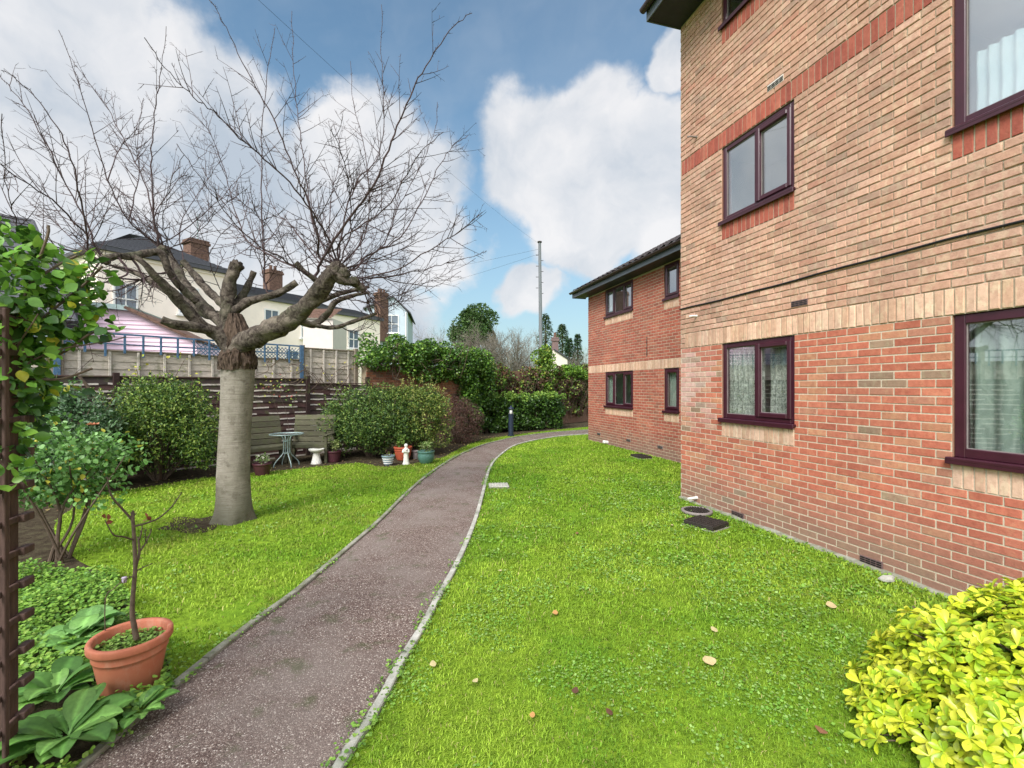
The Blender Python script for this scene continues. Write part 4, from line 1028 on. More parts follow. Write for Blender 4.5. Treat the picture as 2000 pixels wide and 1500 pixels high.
for i in range(16):
    s_ = random.uniform(-.9, 1.4); z = random.uniform(1.7, 2.2); p = FN.p(s_, z, .06); a = []
    for k in range(6): a.append(p + E * (k * random.uniform(.08, .2) * (1 if i % 2 else -1)) + Vector((0, 0, .35 * math.sin(k * .6 + i)))); 
    st.append(a)
st = [[FN.p(.7, 0, .1), FN.p(.72, 1.0, .1), FN.p(.6, 1.9, .08), FN.p(.2, 2.4, 0)]] + st
sprig_thing('climber', 'bare brown climbing stems straggling over the grey fence panel by the brick wall', 'climber', st, None, .04, [(.4, .35, .05)], nleaf=60, rad=.008)
st = [[FN.p(-3.05, 0, .2), FN.p(-3.1, .9, .15), FN.p(-3.0, 1.6, .12), FN.p(-2.7, 2.3, .1)], [FN.p(-3.05, .6, .2), FN.p(-2.7, 1.2, .15), FN.p(-2.55, 1.9, .12)], [FN.p(-3.05, .9, .2), FN.p(-3.4, 1.5, .15), FN.p(-3.5, 2.1, .12)]]
sprig_thing('yellow_leaved_shrub', 'thin upright shrub with yellow autumn leaves on the fence just left of the trunk', 'shrub', st, None, .05, [(.50, .46, .07), (.38, .42, .06), (.22, .33, .05)], nleaf=420, spread=.13, rad=.012)
st = [[FN.p(-.3 - k * .15, .2, .1), FN.p(-.4 - k * .2, 1.2, .1), FN.p(-.8 - k * .12, 1.75, .08), FN.p(-1.2 - k * .1, 1.9, .1)] for k in range(3)]
sprig_thing('climbing_rose', 'sparse climbing rose with reddish leaves on the brown fence above the bench', 'climber', st, [FN.p(-.9, 1.72, .12), FN.p(-1.1, 1.82, .12), FN.p(-.5, 1.5, .12), FN.p(-1.6, 1.6, .12)], .05, [(.16, .28, .05), (.30, .08, .06), (.40, .40, .10)], nleaf=120, spread=.14, rad=.005)
m1 = MB(); p0, p1 = FN.p(-4.35, 1.95, .12), FN.p(-3.95, 1.3, .25); m1.tube([p0, p1], .025, 4)
tagit(m1.build('broken_batten', M['stem'], None, p1), 'broken wooden batten leaning against the fence left of the tree', 'batten')

# old brick wall with ivy, then the lower vine-covered wall
OW = thing('old_brick_wall', 'old crumbling red brick garden wall half hidden under the big mound of ivy', 'wall', FN.p(1.8, 0, -.1))
def oldwall(s0, s1, ztop, root):
    mb = MB(); z = 0.0; r = 0; fr = Fr(FN.p(0, 0, -.12), E, EN)
    while z < ztop:
        s_ = s0 - (.11 if r % 2 else 0)
        while s_ < s1:
            a, b = max(s_, s0), min(s_ + .215, s1)
            if b - a > .03 and not (z + .08 > ztop - .15 and random.random() < .12): brick(mb, fr, a, b, z + .005, z + .068, pick([(.34, .15, .09), (.27, .12, .08), (.38, .20, .12), (.20, .12, .09), (.42, .28, .18)], [4, 4, 3, 2, 1]), .014 + random.uniform(-.006, .004), .004)
            s_ += .225
        z += .075; r += 1
    mb.mi = 1
    mb.ci = (.28, .23, .16)
    m_ = fr.rot(); mb.box(fr.p((s0 + s1) / 2, ztop / 2, -.12), (s1 - s0, .24, ztop), m_)
    mb.build('brickwork', [M['brick'], M['mortar']], root)
    m1 = MB(); m1.bbox(fr.p((s0 + s1) / 2, ztop + .03, -.11), (s1 - s0 + .02, .34, .06), m_, .01); m1.build('coping', M['mossy'], root)
oldwall(1.8, 5.6, 2.35, OW)
GREENS = [(.075, .17, .022), (.12, .25, .03), (.045, .105, .018), (.20, .32, .045)]
def ivyblobs(fr, pts): return [(*fr.p(s_, z, w), r, r, r * .9) for s_, z, w, r in pts]
OF = Fr(FN.p(0, 0, -.12), E, EN)
ivy = thing('ivy_mound', 'large bushy mound of dark green ivy spilling over the top of the old brick wall', 'ivy', OF.p(3.6, 0))
pts = []
for i in range(78):
    s_ = random.uniform(1.5, 6.7); t = (s_ - 1.5) / 4.5; top = 3.50 - .30 * t - (.35 * (1 - min(1, (s_ - 1.5) / .7))); pts.append((s_, random.uniform(2.45, top - .28), random.uniform(-.35, .40), random.uniform(.22, .38)))
    if s_ > 2.6 and random.random() < .6: pts.append((s_ + .1, random.uniform(2.05, 2.5), random.uniform(.1, .38), random.uniform(.15, .28)))
foliage('leaves', ivyblobs(OF, pts), 21000, .075, GREENS, ivy, [4, 3, 4, 1.5], wr=1.0, mat='leaf_gloss', var=.3)
m1 = MB()
for i in range(40):
    a = OF.p(random.uniform(1.7, 5.6), 2.4, random.uniform(0, .3)); m1.tube(pl([a, a + Vector((random.uniform(-.3, .3), -.1, random.uniform(-.4, .3))), a + Vector((random.uniform(-.6, .6), -.25, random.uniform(-.5, .9)))], 3), .010, 4, False)
m1.build('stem', M['stem'], ivy)
# ivy curtain at the wall end and lower vine wall
VW = Vector((-1.75, 17.5, 0)); VD = Vector((5.9, 6.4, 0)).normalized(); VNn = Vector((VD.y, -VD.x, 0))
VF = Fr(VW, VD, VNn)
vine = thing('vine_covered_wall', 'lower garden wall covered by tangled reddish-brown and green creeper beyond the brick wall', 'wall', VF.p(2.5, 0))
m1 = MB(); m1.box(VF.p(4.2, 1.2, -.2), (9.4, .25, 2.4), VF.rot(), (.22, .13, .09)); m1.build('brickwork', M['mortar'], vine)
bl = []
for i in range(120):
    s_ = random.uniform(-.6, 8.6); bl.append((s_, random.uniform(.5, 2.5) + .12 * math.sin(s_ * 1.7), random.uniform(-.1, .25), random.uniform(.2, .36)))
foliage('green_leaves', ivyblobs(VF, bl), 11000, .095, [(.10, .20, .03), (.20, .30, .05), (.33, .38, .07), (.06, .12, .02)], vine, [3, 3, 1.5, 3], var=.3)
foliage('brown_leaves', ivyblobs(VF, [b for b in bl if b[0] > 1.6]), 14000, .08, [(.13, .06, .04), (.20, .10, .06), (.09, .05, .035), (.24, .16, .09)], vine, [3, 3, 3, 1])
m1 = MB()
for i in range(160):
    a = VF.p(random.uniform(0, 8.6), random.uniform(0, 1.2), .25); m1.tube([a, a + Vector((random.uniform(-.3, .3), -.05, random.uniform(.5, 1.0))), a + Vector((random.uniform(-.5, .5), -.12, random.uniform(1.0, 1.5)))], .009, 4, False)
m1.build('stem', M['stem'], vine)
iv2 = thing('ivy_curtain', 'curtain of dark ivy hanging down the end of the old brick wall', 'ivy', OF.p(5.6, 0))
foliage('leaves', ivyblobs(OF, [(5.45 + random.uniform(-.1, .55), random.uniform(.6, 2.7), random.uniform(.0, .45), random.uniform(.16, .3)) for _ in range(30)] + [(6.1 + random.uniform(0, .9), random.uniform(1.1, 2.6), random.uniform(-.2, .2), random.uniform(.18, .3)) for _ in range(18)]), 9000, .08, GREENS, iv2, [3, 2, 4, 1], mat='leaf_gloss', var=.3)
pv = VF.p(4.6, 0, .1)
iv3 = thing('ivy_stump', 'column of bright ivy climbing above the creeper wall at the foot of the telegraph pole', 'ivy', pv)
foliage('leaves', [(*VF.p(4.55 + random.uniform(-.3, .3) * (1.6 - z / 4), z, random.uniform(-.2, .3)), .28, .28, .3) for z in np.linspace(1.4, 3.3, 18)], 4200, .10, [(.14, .26, .04), (.24, .36, .05), (.40, .42, .06), (.08, .16, .03)], iv3, [3, 3, .7, 2], var=.3)
m1 = MB(); m1.tube([VF.p(4.5, 0, -.1), VF.p(4.55, 2, -.1), VF.p(4.5, 3.5, -.1)], [.12, .09, .05], 8); m1.build('trunk', M['stem'], iv3)
iv4 = thing('ivy_bush', 'rounded bright green ivy bush on top of the creeper wall next to the block wing', 'ivy', VF.p(6.9, 0))
foliage('leaves', [(*VF.p(6.6 + random.uniform(-1.0, 1.6), random.uniform(2.2, 2.62), random.uniform(-.3, .3)), .32, .32, .26) for z in range(18)], 4200, .09, [(.14, .28, .03), (.22, .36, .04), (.09, .18, .03)], iv4, var=.3)
m1 = MB(); m1.tube([VF.p(6.9, 0, -.35), VF.p(6.9, 2.2, -.35)], .05, 6); m1.build('stem', M['stem'], iv4)

# clipped ivy hedge behind the bollard
h0, h1 = gr(925, 850), gr(1112, 836)
HD = Vector((h1[0] - h0[0], h1[1] - h0[1], 0)); HL = HD.length; HD.normalize(); HF = Fr((h0[0], h0[1], 0), HD, Vector((HD.y, -HD.x, 0)))
hedge = thing('clipped_hedge', 'long box-shaped dark green hedge behind the bollard light', 'hedge', HF.p(HL / 2, 0))
bl = []
for i in range(130):
    s_ = random.uniform(.1, HL - .15); w = random.uniform(-.55, -.12); z = random.uniform(.15, 1.24)
    bl.append((s_, z, w, random.uniform(.18, .26)))
foliage('leaves', ivyblobs(HF, bl), 15000, .085, [(.045, .10, .018), (.075, .16, .025), (.12, .23, .035), (.03, .07, .015)], hedge, [4, 3, 2, 3], wr=1.0, mat='leaf_gloss', shell=.7, var=.3)
foliage('top_leaves', ivyblobs(HF, [(random.uniform(.1, HL - .2), random.uniform(1.28, 1.42), random.uniform(-.6, -.1), .14) for _ in range(60)]), 3600, .075, [(.13, .25, .035), (.20, .34, .05), (.30, .42, .08)], hedge, var=.25)
m1 = MB()
for i in range(24): a = HF.p(random.uniform(.2, HL - .2), 0, -.3); m1.tube([a, a + Vector((random.uniform(-.1, .1), 0, 1.2))], .015, 5, False)
m1.build('stem', M['stem'], hedge)

# ---------------------------------------------------------------- shrubs in the border
def shrub(name, label, c, R, nb, rb, n, size, cols, w=None, mat='leaf', wr=.6, cat='shrub', up=.5, zc=None, twigs=40, var=.28, group=None):
    t = thing(name, label, cat, (c[0], c[1], 0), 0, group); z = c[2] if len(c) > 2 else R[2] * .95
    foliage('leaves', lumpy((c[0], c[1], z), R, nb, rb), n, size, cols, t, w, wr=wr, mat=mat, up=up, var=var)
    ns = int(70 * R[0] * R[2] / size * .05) if size > .04 else 0
    if ns > 12:
        PP = []; DD = []; m0 = MB()
        for i in range(ns):
            d = rdir(1)[0]; d[2] = abs(d[2]) * .9; d /= np.linalg.norm(d); b0 = np.array([c[0], c[1], z]) + d * np.array(R) * random.uniform(.86, 1.0); g = d * .6 + np.array([0, 0, .55]) + rdir(1)[0] * .35; g /= np.linalg.norm(g); L_ = random.uniform(.10, .32)
            m0.tube([b0 - g * .1, b0 + g * L_], [.005, .002], 3, False)
            for k in range(int(L_ / .016)): PP.append(b0 + g * (k * .016)); DD.append(g * .5 + rdir(1)[0] * .8)
        PP = np.array(PP); DD = np.array(DD); n_l = len(PP)
        V, FF, C = leafmesh(PP, DD, np.array([[0, 0, .8]]) + rdir(n_l) * .6, size * rng.uniform(.6, 1.1, n_l), wr, (T8, F8), pal([tuple(min(.6, q * 1.5) for q in cols[len(cols) // 2])] + list(cols[:3]), n_l, None, .3))
        fast('shoot_leaves', M[mat], V, FF, C, t, t.location); m0.build('shoot', M['stem'], t)
    m1 = MB()
    for i in range(twigs):
        d = rdir(1)[0]; d[2] = abs(d[2]) * 1.2 + .3; a = Vector((c[0] + d[0] * .08, c[1] + d[1] * .08, -.02)); b = Vector((c[0] + d[0] * R[0] * .7, c[1] + d[1] * R[1] * .7, z + (d[2] - .6) * R[2] * .8))
        m1.tube(pl([a, a.lerp(b, .5) + Vector((0, 0, .1)), b], 3), [.016, .014, .012, .010, .008, .006, .004], 5, False)
    m1.build('stem', M['stem'], t)
    return t
DG = [(.065, .13, .028), (.13, .22, .045), (.24, .33, .07), (.035, .075, .018)]
shrub('evergreen_shrub', 'big rounded dark evergreen shrub directly left of the tree trunk', (-6.62, 8.8, .86), (1.22, .95, 1.0), 80, .32, 26000, .052, [(.07, .14, .028), (.13, .22, .04), (.27, .36, .07), (.035, .075, .018)], [4, 4, 3.5, 2.5])
shrub('variegated_shrub', 'shrub with pale blue-green leaf undersides at the far left in front of the fence', (-7.3, 7.5, .85), (.95, .75, .98), 50, .28, 13000, .062, [(.16, .27, .13), (.26, .38, .24), (.07, .15, .05), (.03, .07, .02)], [2, 1.5, 3, 3])
shrub('evergreen_shrub', 'wide mid-green shrub to the right of the bench, left half of the pair of shrubs', (-3.55, 11.8, .82), (1.25, .9, .98), 80, .30, 26000, .056, DG, [4, 4, 2, 3])
shrub('evergreen_shrub', 'yellower looser shrub behind the green glazed pot, right half of the pair of shrubs', (-2.45, 12.2, .88), (.9, .8, 1.05), 56, .26, 15000, .055, [(.10, .18, .03), (.24, .30, .06), (.36, .38, .10), (.05, .10, .02)], [3, 3, 1.5, 3])
shrub('brown_shrub', 'dense dull purple-brown clipped shrub between the yellow-green shrub and the dark hedge', (-1.75, 14.6, .62), (.95, .75, .88), 46, .2, 15000, .034, [(.11, .055, .045), (.16, .085, .06), (.075, .042, .035), (.10, .09, .045)], [4, 3, 4, 1])
shrub('low_shrub', 'small low leafy plant in the shade at the left foot of the fence', (-8.0, 9.3, .5), (.8, .6, .6), 20, .25, 3500, .07, GREENS)
# rose on bare stems at the far left
rose = thing('rose_bush', 'rose bush with fresh green leaves on bare crooked stems left of the lawn', 'bush', (-4.55, 4.75, 0))
m1 = MB(); tips = []
for i in range(9):
    a = Vector((-4.55 + random.uniform(-.12, .12), 4.75 + random.uniform(-.1, .1), 0)); b = a + Vector((random.uniform(-.25, .35), random.uniform(-.15, .2), random.uniform(.35, .6))); c = b + Vector((random.uniform(-.4, .45), random.uniform(-.3, .3), random.uniform(.35, .75)))
    m1.tube(pl([a, b, c], 5), [.016 - .001 * k for k in range(11)], 6, False); tips += [b.lerp(c, .5), c]
m1.build('stem', M['stem'], rose)
bl = [(t.x, t.y, t.z, .22, .22, .18) for t in tips] + [(-4.6 + random.uniform(-.55, .5), 4.7 + random.uniform(-.4, .4), random.uniform(.72, 1.35), .2, .2, .16) for _ in range(20)]
foliage('leaves', bl, 3000, .050, [(.10, .24, .05), (.16, .33, .08), (.24, .42, .15), (.45, .42, .06), (.06, .14, .03)], rose, [4, 4, 2.5, .6, 2], wr=.78, var=.22, tmpl=THI)
for (dx, dy, dz) in ((.35, -.1, 1.12), (-.1, -.2, 1.5), (.2, .1, 1.35)):
    c = Vector((-4.55 + dx, 4.75 + dy, dz)); rf = MB()
    for k in range(9):
        a = k * 2.4; r = .006 + .0025 * k; rf.add([c, c + Vector((math.cos(a) * r * 2.2, math.sin(a) * r * 2.2, .01)), c + Vector((math.cos(a + .7) * r * 2.4, math.sin(a + .7) * r * 2.4, .028)), c + Vector((math.cos(a + 1.4) * r * 2, math.sin(a + 1.4) * r * 2, .012))], [(0, 1, 2, 3)], (.55, .22, .12))
    rf.build('bloom', M['leaf'], rose)


# dark trellis panel and its climber, close on the left
PT = (-2.29, 2.13)
tdir = Vector((.22, -.72, 0)).normalized(); tn = Vector((tdir.y, -tdir.x, 0)); TF = Fr((PT[0], PT[1], 0), tdir, tn); TR = TF.rot()
trel = thing('trellis', 'dark brown square wooden trellis seen almost edge-on at the left border', 'trellis', TF.p(0, 0))
m1 = MB(); m1.bbox(TF.p(0.02, 1.06, 0), (.065, .065, 2.16), TR, .006); m1.build('post', M['dark_trellis'], trel)
m1 = MB(); m1.bbox(TF.p(1.75, 1.06, 0), (.065, .065, 2.16), TR, .006); m1.build('post', M['dark_trellis'], trel)
m1 = MB()
for k in range(14): m1.bbox(TF.p(.86, .10 + k * .15, -.045), (1.84, .016, .028), TR, .003)
for k in range(14): m1.bbox(TF.p(.0 - .015, .10 + k * .15, -.052), (.07, .036, .034), TR, .003)
for k in range(12): m1.bbox(TF.p(.12 + k * .145, 1.06, -.060), (.026, .014, 2.06), TR, .003)
m1.build('lattice', M['dark_trellis'], trel)
cl = thing('climbing_plant', 'leafy green climber with some yellow leaves smothering the top of the dark trellis', 'climber', (PT[0] - .1, PT[1] + .12, 0))
m1 = MB(); stems = []
for i in range(8):
    a = Vector((PT[0] - random.uniform(.06, .22), PT[1] + random.uniform(-.12, .05), 0)); b = a + Vector((random.uniform(-.06, .02), random.uniform(-.05, .05), 1.0)); c = b + Vector((random.uniform(-.1, .2), random.uniform(-.1, .2), .8)); d = c + Vector((random.uniform(-.2, .35), random.uniform(-.1, .3), random.uniform(-.1, .35)))
    Q = pl([a, b, c, d], 6); m1.tube(Q, [.010 - .0004 * k for k in range(len(Q))], 5, False)
for pts_ in ([(60, 640, 2.2), (110, 600, 2.25), (160, 560, 2.3), (200, 520, 2.3)], [(50, 560, 2.2), (110, 520, 2.25), (150, 500, 2.3)], [(60, 700, 2.2), (120, 690, 2.3), (180, 650, 2.3), (235, 640, 2.35)], [(40, 600, 2.2), (90, 470, 2.2), (95, 440, 2.2)], [(50, 740, 2.2), (120, 740, 2.2), (180, 720, 2.3)]):
    m1.tube(pl([at(*q) for q in pts_], 5), .006, 5, False); stems.append([at(*q) for q in pts_])
m1.build('stem', M['stem'], cl)
cb = []
for px, py, r, Y in [(30, 500, .12, 2.2), (60, 540, .14, 2.25), (110, 545, .13, 2.3), (150, 560, .10, 2.3), (120, 600, .13, 2.25), (165, 600, .07, 2.3), (40, 600, .14, 2.2), (25, 660, .14, 2.15), (70, 640, .12, 2.25), (20, 730, .13, 2.15), (60, 790, .10, 2.25), (15, 470, .1, 2.2), (90, 650, .1, 2.3), (-20, 560, .22, 2.1), (-20, 700, .22, 2.1), (210, 640, .05, 2.35), (185, 655, .04, 2.35), (130, 660, .06, 2.3),
                      (40, 800, .12, 2.3), (140, 760, .05, 2.5), (100, 770, .06, 2.5), (20, 850, .09, 2.1), (50, 740, .1, 2.25), (190, 530, .05, 2.3), (165, 510, .05, 2.3), (-30, 820, .2, 2.1), (110, 500, .05, 2.3), (10, 930, .08, 2.0)]:
    p = at(px, py, Y); cb.append((*p, r, r, r))
foliage('leaves', cb, 1650, .054, [(.13, .29, .035), (.20, .38, .05), (.08, .19, .03), (.50, .48, .05), (.04, .10, .02)], cl, [4, 3, 3, .45, 2.5], wr=.80, mat='leaf_gloss', shell=.3, var=.2, tmpl=THI)

# pot with sapling
pb = gr(256, 1352); pz = Vector((pb[0], pb[1], 0))
pot = thing('plant_pot', 'large terracotta-coloured plastic pot at the path edge, bigger than every other pot', 'pot', pz)
def potmesh(c, rt, rb, h, rim=.025, th=.012, n=48, bands=True, ellip=1.0, bulge=0.0):
    m1 = MB(); pr = [(0, .0), (rb * .94, .0), (rb, .006)]
    for k in range(1, 13):
        t = k / 12; r = rb + (rt - rb) * t + bulge * math.sin(math.pi * min(1, t * 1.05)); z = h * .86 * t
        pr.append((r, z))
        if bands and k == 10: pr += [(r + .006, z + .001), (r + .006, z + .006)]
    pr += [(rt + rim * .8, h * .865), (rt + rim, h * .89), (rt + rim, h * .975), (rt + rim * .8, h), (rt - th * .2, h * 1.0), (rt - th, h * .97), (rt - th * 1.4, h * .8)]
    m1.lathe(pr, c, n); return m1
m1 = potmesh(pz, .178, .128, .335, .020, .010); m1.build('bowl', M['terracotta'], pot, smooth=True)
m1 = MB(); m1.lathe([(0, .275), (.10, .28), (.168, .268)], pz, 32); m1.build('compost', M['soil'], pot)
wd = thing('pot_weeds', 'low bright weeds covering the compost in the large terracotta-coloured pot', 'weeds', pz + Vector((0, 0, .28)))
n = 620; a = rng.uniform(0, 6.28, n); r = np.sqrt(rng.uniform(0, 1, n)) * .158; P = np.stack([pz.x + r * np.cos(a), pz.y + r * np.sin(a), .278 + rng.uniform(0, .025, n)], 1)
V, FF, C = leafmesh(P, rdir(n) * np.array([1, 1, .4]), np.array([[0, 0, 1.0]]) + rdir(n) * .5, rng.uniform(.012, .026, n), 1.0, (T8, F8), pal([(.22, .38, .06), (.30, .46, .10), (.14, .27, .04)], n))
fast('leaves', M['leaf'], V, FF, C, wd, wd.location)
sap = thing('sapling', 'leafless young tree with forked bare stems growing in the large terracotta-coloured pot', 'sapling', pz + Vector((.01, 0, .28)))
Ys = pb[1]
def sp(L, Y=Ys): return [at(x, y, Y + dy) for x, y, dy in L]
m1 = MB(); Q = pl(sp([(267, 1250, 0), (262, 1225, 0), (258, 1190, 0), (264, 1110, .0), (262, 1050, 0), (258, 1000, 0)]), 6); m1.tube(Q, [.0145 - .0002 * k for k in range(len(Q))], 9, True, None, .15); m1.build('trunk', M['stem'], sap, smooth=True)
m1 = MB()
for L, r in [([(258, 1015, 0), (240, 995, -.03), (222, 975, -.08), (213, 955, -.1), (210, 932, -.1)], .010), ([(262, 1028, 0), (285, 1022, .05), (310, 1012, .12), (335, 990, .2), (355, 962, .25)], .008),
             ([(262, 1055, 0), (240, 1048, -.08), (222, 1045, -.15), (207, 1020, -.2)], .007), ([(264, 1110, 0), (272, 1080, .03), (270, 1050, .05)], .012), ([(271, 1080, .03), (285, 1060, .08), (296, 1035, .12)], .007),
             ([(266, 1115, 0), (280, 1108, .03), (294, 1102, .06)], .005), ([(264, 1125, 0), (252, 1128, -.03), (243, 1134, -.06)], .005), ([(272, 1055, .05), (276, 1040, .05), (278, 1025, .06)], .006), ([(258, 1018, 0), (262, 1005, 0), (260, 997, 0)], .008), ([(285, 1060, .08), (283, 1035, .06)], .004)]:
    Q = pl(sp(L), 4); m1.tube(Q, [r * .75 * (1 - .55 * k / len(Q)) for k in range(len(Q))], 6, True)
    for q in Q[2::2]:
        d = Vector(rdir(1)[0]) * .012; m1.tube([q, q + d], [.004, .0025], 4, True)
m1.build('branch', M['stem'], sap, smooth=True)
P = np.array([tuple(p) for p in sp([(207, 1020, -.2), (203, 1012, -.2), (211, 1016, -.2), (287, 1008, .08), (283, 1003, .08), (290, 1012, .08)])]); 
V, FF, C = leafmesh(P, rdir(6), rdir(6), np.array([.035] * 6), .8, (T8, F8), pal([(.22, .06, .035), (.30, .10, .05)], 6))
for h_ in (0, 1): fast('withered_leaf', M['leaf'], V[h_ * 24:h_ * 24 + 24], FF[:24], C[h_ * 24:h_ * 24 + 24], sap, sap.location)
pop = thing('seed_head', 'single pinkish poppy seed head on a thin stalk beside the sapling', 'seed head', Vector((pz.x - .12, pz.y + .15, 0)))
c = at(243, 1133, Ys); m1 = MB(); m1.tube(pl([Vector((pz.x - .22, pz.y + .1, .0)), at(205, 1180, Ys), at(222, 1150, Ys), c], 5), .003, 5); m1.build('stalk', M['stem'], pop)
m1 = MB(); m1.lathe([(0, -.018), (.009, -.014), (.013, 0), (.011, .010), (.014, .013), (.013, .017), (0, .018)], c, 12); m1.build('capsule', M['lilac'], pop, smooth=True)

# broad-leaved rosette plant and ground cover in the near left bed
def rosette(name, label, c, n, L, cols, cat='plant', wr=.75, parts=14, group=None):
    t = thing(name, label, cat, (c[0], c[1], 0), 0, group); Vs = []; Fs = []; Cs = []; off = 0
    for i in range(n):
        a = i * 2.399 + random.uniform(-.3, .3); el = random.uniform(.35, 1.0) * (1 - .35 * (i / n)); l = L * random.uniform(.65, 1.1); w = l * wr * .5 * random.uniform(.8, 1.1)
        base = np.array([c[0], c[1], .06 + .03 * random.random()]) + np.array([math.cos(a), math.sin(a), 0]) * random.uniform(0, .05); col = np.array(random.choice(cols)) * random.uniform(.85, 1.15)
        dh = np.array([math.cos(a), math.sin(a), 0]); sd_ = np.array([-math.sin(a), math.cos(a), 0]); K = 15; pts = []; roll = random.uniform(-.3, .3)
        for k in range(K):
            t_ = k / (K - 1); th = el * 1.4 - t_ * (el * 1.4 + random.uniform(.0, .35)) * .95
            if k == 0: cur = base.copy()
            else: cur = cur + (dh * math.cos(th) + np.array([0, 0, math.sin(th)])) * l / (K - 1)
            ww = w * (max(0.0, math.sin(math.pi * min(1, max(0, (t_ - .10) / .90)) ** .95)) ** .75 if t_ > .10 else .06) + .003
            for j in range(-3, 4):
                f = j / 3; crease = .22 * abs(f) * ww + .003 * math.sin(t_ * 26 - abs(j) * 1.4) * (abs(f) > 0) * (abs(f) < 1)
                pts.append(cur + sd_ * ww * f + np.array([0, 0, crease + roll * ww * f]))
        Vs.append(np.array(pts)); idx = [(k * 7 + j, k * 7 + j + 1, (k + 1) * 7 + j + 1, (k + 1) * 7 + j) for k in range(K - 1) for j in range(6)]
        Fs.append(np.array(idx) + off); cc = np.tile(col, (len(pts), 1)); cc[3::7] *= 1.7; cc[0::7] *= .85; cc[6::7] *= .85; Cs.append(cc); off += len(pts)
    V = np.vstack(Vs); V[:, 2] = np.maximum(V[:, 2], .045 + .02 * np.sin(V[:, 0] * 40))
    fast('leaves', M['leaf'], V, np.vstack(Fs), np.vstack(Cs), t, t.location, True); return t
FG = [(.11, .25, .05), (.17, .34, .075), (.08, .19, .04)]
rosette('broadleaf_plant', 'large rosette plant with broad veined leaves in front of the terracotta-coloured pot', (-2.12, 2.24), 22, .27, FG, wr=.50)
rosette('broadleaf_plant', 'broad-leaved plant half hidden behind the trellis at the bottom left corner', (-2.48, 2.55), 16, .22, FG, wr=.52)
rosette('broadleaf_plant', 'broad-leaved plant behind the terracotta-coloured pot in the ground cover', (-2.95, 3.25), 18, .19, [(.16, .33, .09), (.20, .38, .12)])
rosette('broadleaf_plant', 'small broad-leaved plant tucked against the path edging below the pot', (-1.93, 2.42), 14, .14, FG, wr=.6)
rosette('broadleaf_plant', 'small broad-leaved plant at the back of the ground cover left of the pot', (-2.85, 3.05), 12, .18, [(.14, .30, .07), (.18, .36, .09)])
n = 52000; P = np.stack([rng.uniform(-4.6, -1.85, n), rng.uniform(1.7, 4.3, n), np.zeros(n)], 1)
bed = np.array([gr(*q) for q in [(170, 1500), (300, 1392), (335, 1350), (322, 1290), (270, 1210), (235, 1160), (225, 1105), (130, 1085), (-60, 1085)]] + [(-4.6, 1.7), (-2.0, 1.6)])
k = inpoly(P, bed) & (np.hypot(P[:, 0] - pz.x, P[:, 1] - pz.y) > .16) & (np.hypot(P[:, 0] + 2.12, P[:, 1] - 2.24) > .17) & (np.hypot(P[:, 0] + 2.48, P[:, 1] - 2.55) > .15); P = P[k]; hh = vnoise(P, 2.6, 50) * .16 + .04; k = rng.uniform(0, 1, len(P)) < np.clip(vnoise(P, 3.5, 51) * 1.8 + .1, 0, 1); P = P[k]; hh = hh[k]; n = len(P)
P[:, 2] = hh * rng.uniform(.15, 1, n); V, FF, C = leafmesh(P, rdir(n) * np.array([1, 1, .3]), np.array([[0, -.2, 1.0]]) + rdir(n) * .45, rng.uniform(.015, .034, n), 1.1, (T8, F8), pal([(.17, .33, .04), (.24, .42, .06), (.11, .24, .035), (.30, .44, .08)], n, [4, 3, 3, 1]))
tagit(fast('ground_cover', M['leaf'], V, FF, C), 'low leafy ground cover filling the near left flower bed', 'ground cover', kind='stuff')
# fallen litter in the border
n = 5200; P = np.stack([rng.uniform(-8.6, 1.5, n), rng.uniform(6.5, 17.5, n), np.full(n, .012)], 1)
edge_pts = left_edge_c; dmin = np.array([np.min(np.hypot(edge_pts[:, 0] - p[0], edge_pts[:, 1] - p[1])) for p in P]); k = (dmin < .55) & (rng.uniform(0, 1, n) < 1.2 - dmin * 1.8); P = P[k]; n = len(P)
V, FF, C = leafmesh(P, rdir(n) * np.array([1, 1, .15]), np.array([[0, 0, 1.0]]) + rdir(n) * .3, rng.uniform(.03, .06, n), 1.0, (T8, F8), pal([(.26, .17, .08), (.36, .27, .12), (.16, .09, .05), (.42, .40, .12)], n))
tagit(fast('leaf_litter', M['leaf'], V, FF, C), 'brown and yellow leaf litter along the shrub border', 'leaf litter', kind='stuff')
LV = [(1613, 1189, 'larger pale tan fallen leaf nearest the brick wall'), (1392, 1310, 'larger pale tan fallen leaf midway between path and golden bush'), (1130, 1047, 'reddish-brown fallen leaf in the middle of the lawn, level with the drain cover'),
 (1390, 1240, 'small tan fallen leaf just beyond the larger one near the golden bush'), (1090, 1205, 'small orange fallen leaf on the lawn right of the path bend'), (975, 1120, 'small tan fallen leaf on the grass close to the pale path edging'),
 (1130, 1362, 'dark curled fallen leaf in the centre of the near lawn'), (1185, 1405, 'dark brown fallen leaf just in front of the curled one'), (925, 1338, 'pale greenish fallen leaf on the near lawn left of the curled one'), (852, 1306, 'small white-tan fallen leaf on the grass beside the near path edging'),
 (1045, 1410, 'orange-brown fallen leaf low in the centre of the near lawn'), (780, 1345, 'tan fallen leaf on the near grass against the path edging'), (1605, 1435, 'small brown fallen leaf at the left foot of the golden bush'), (1310, 1030, 'small tan fallen leaf on the far lawn left of the drain gully'), (1050, 945, 'small tan fallen leaf beyond the beige inspection cover')]
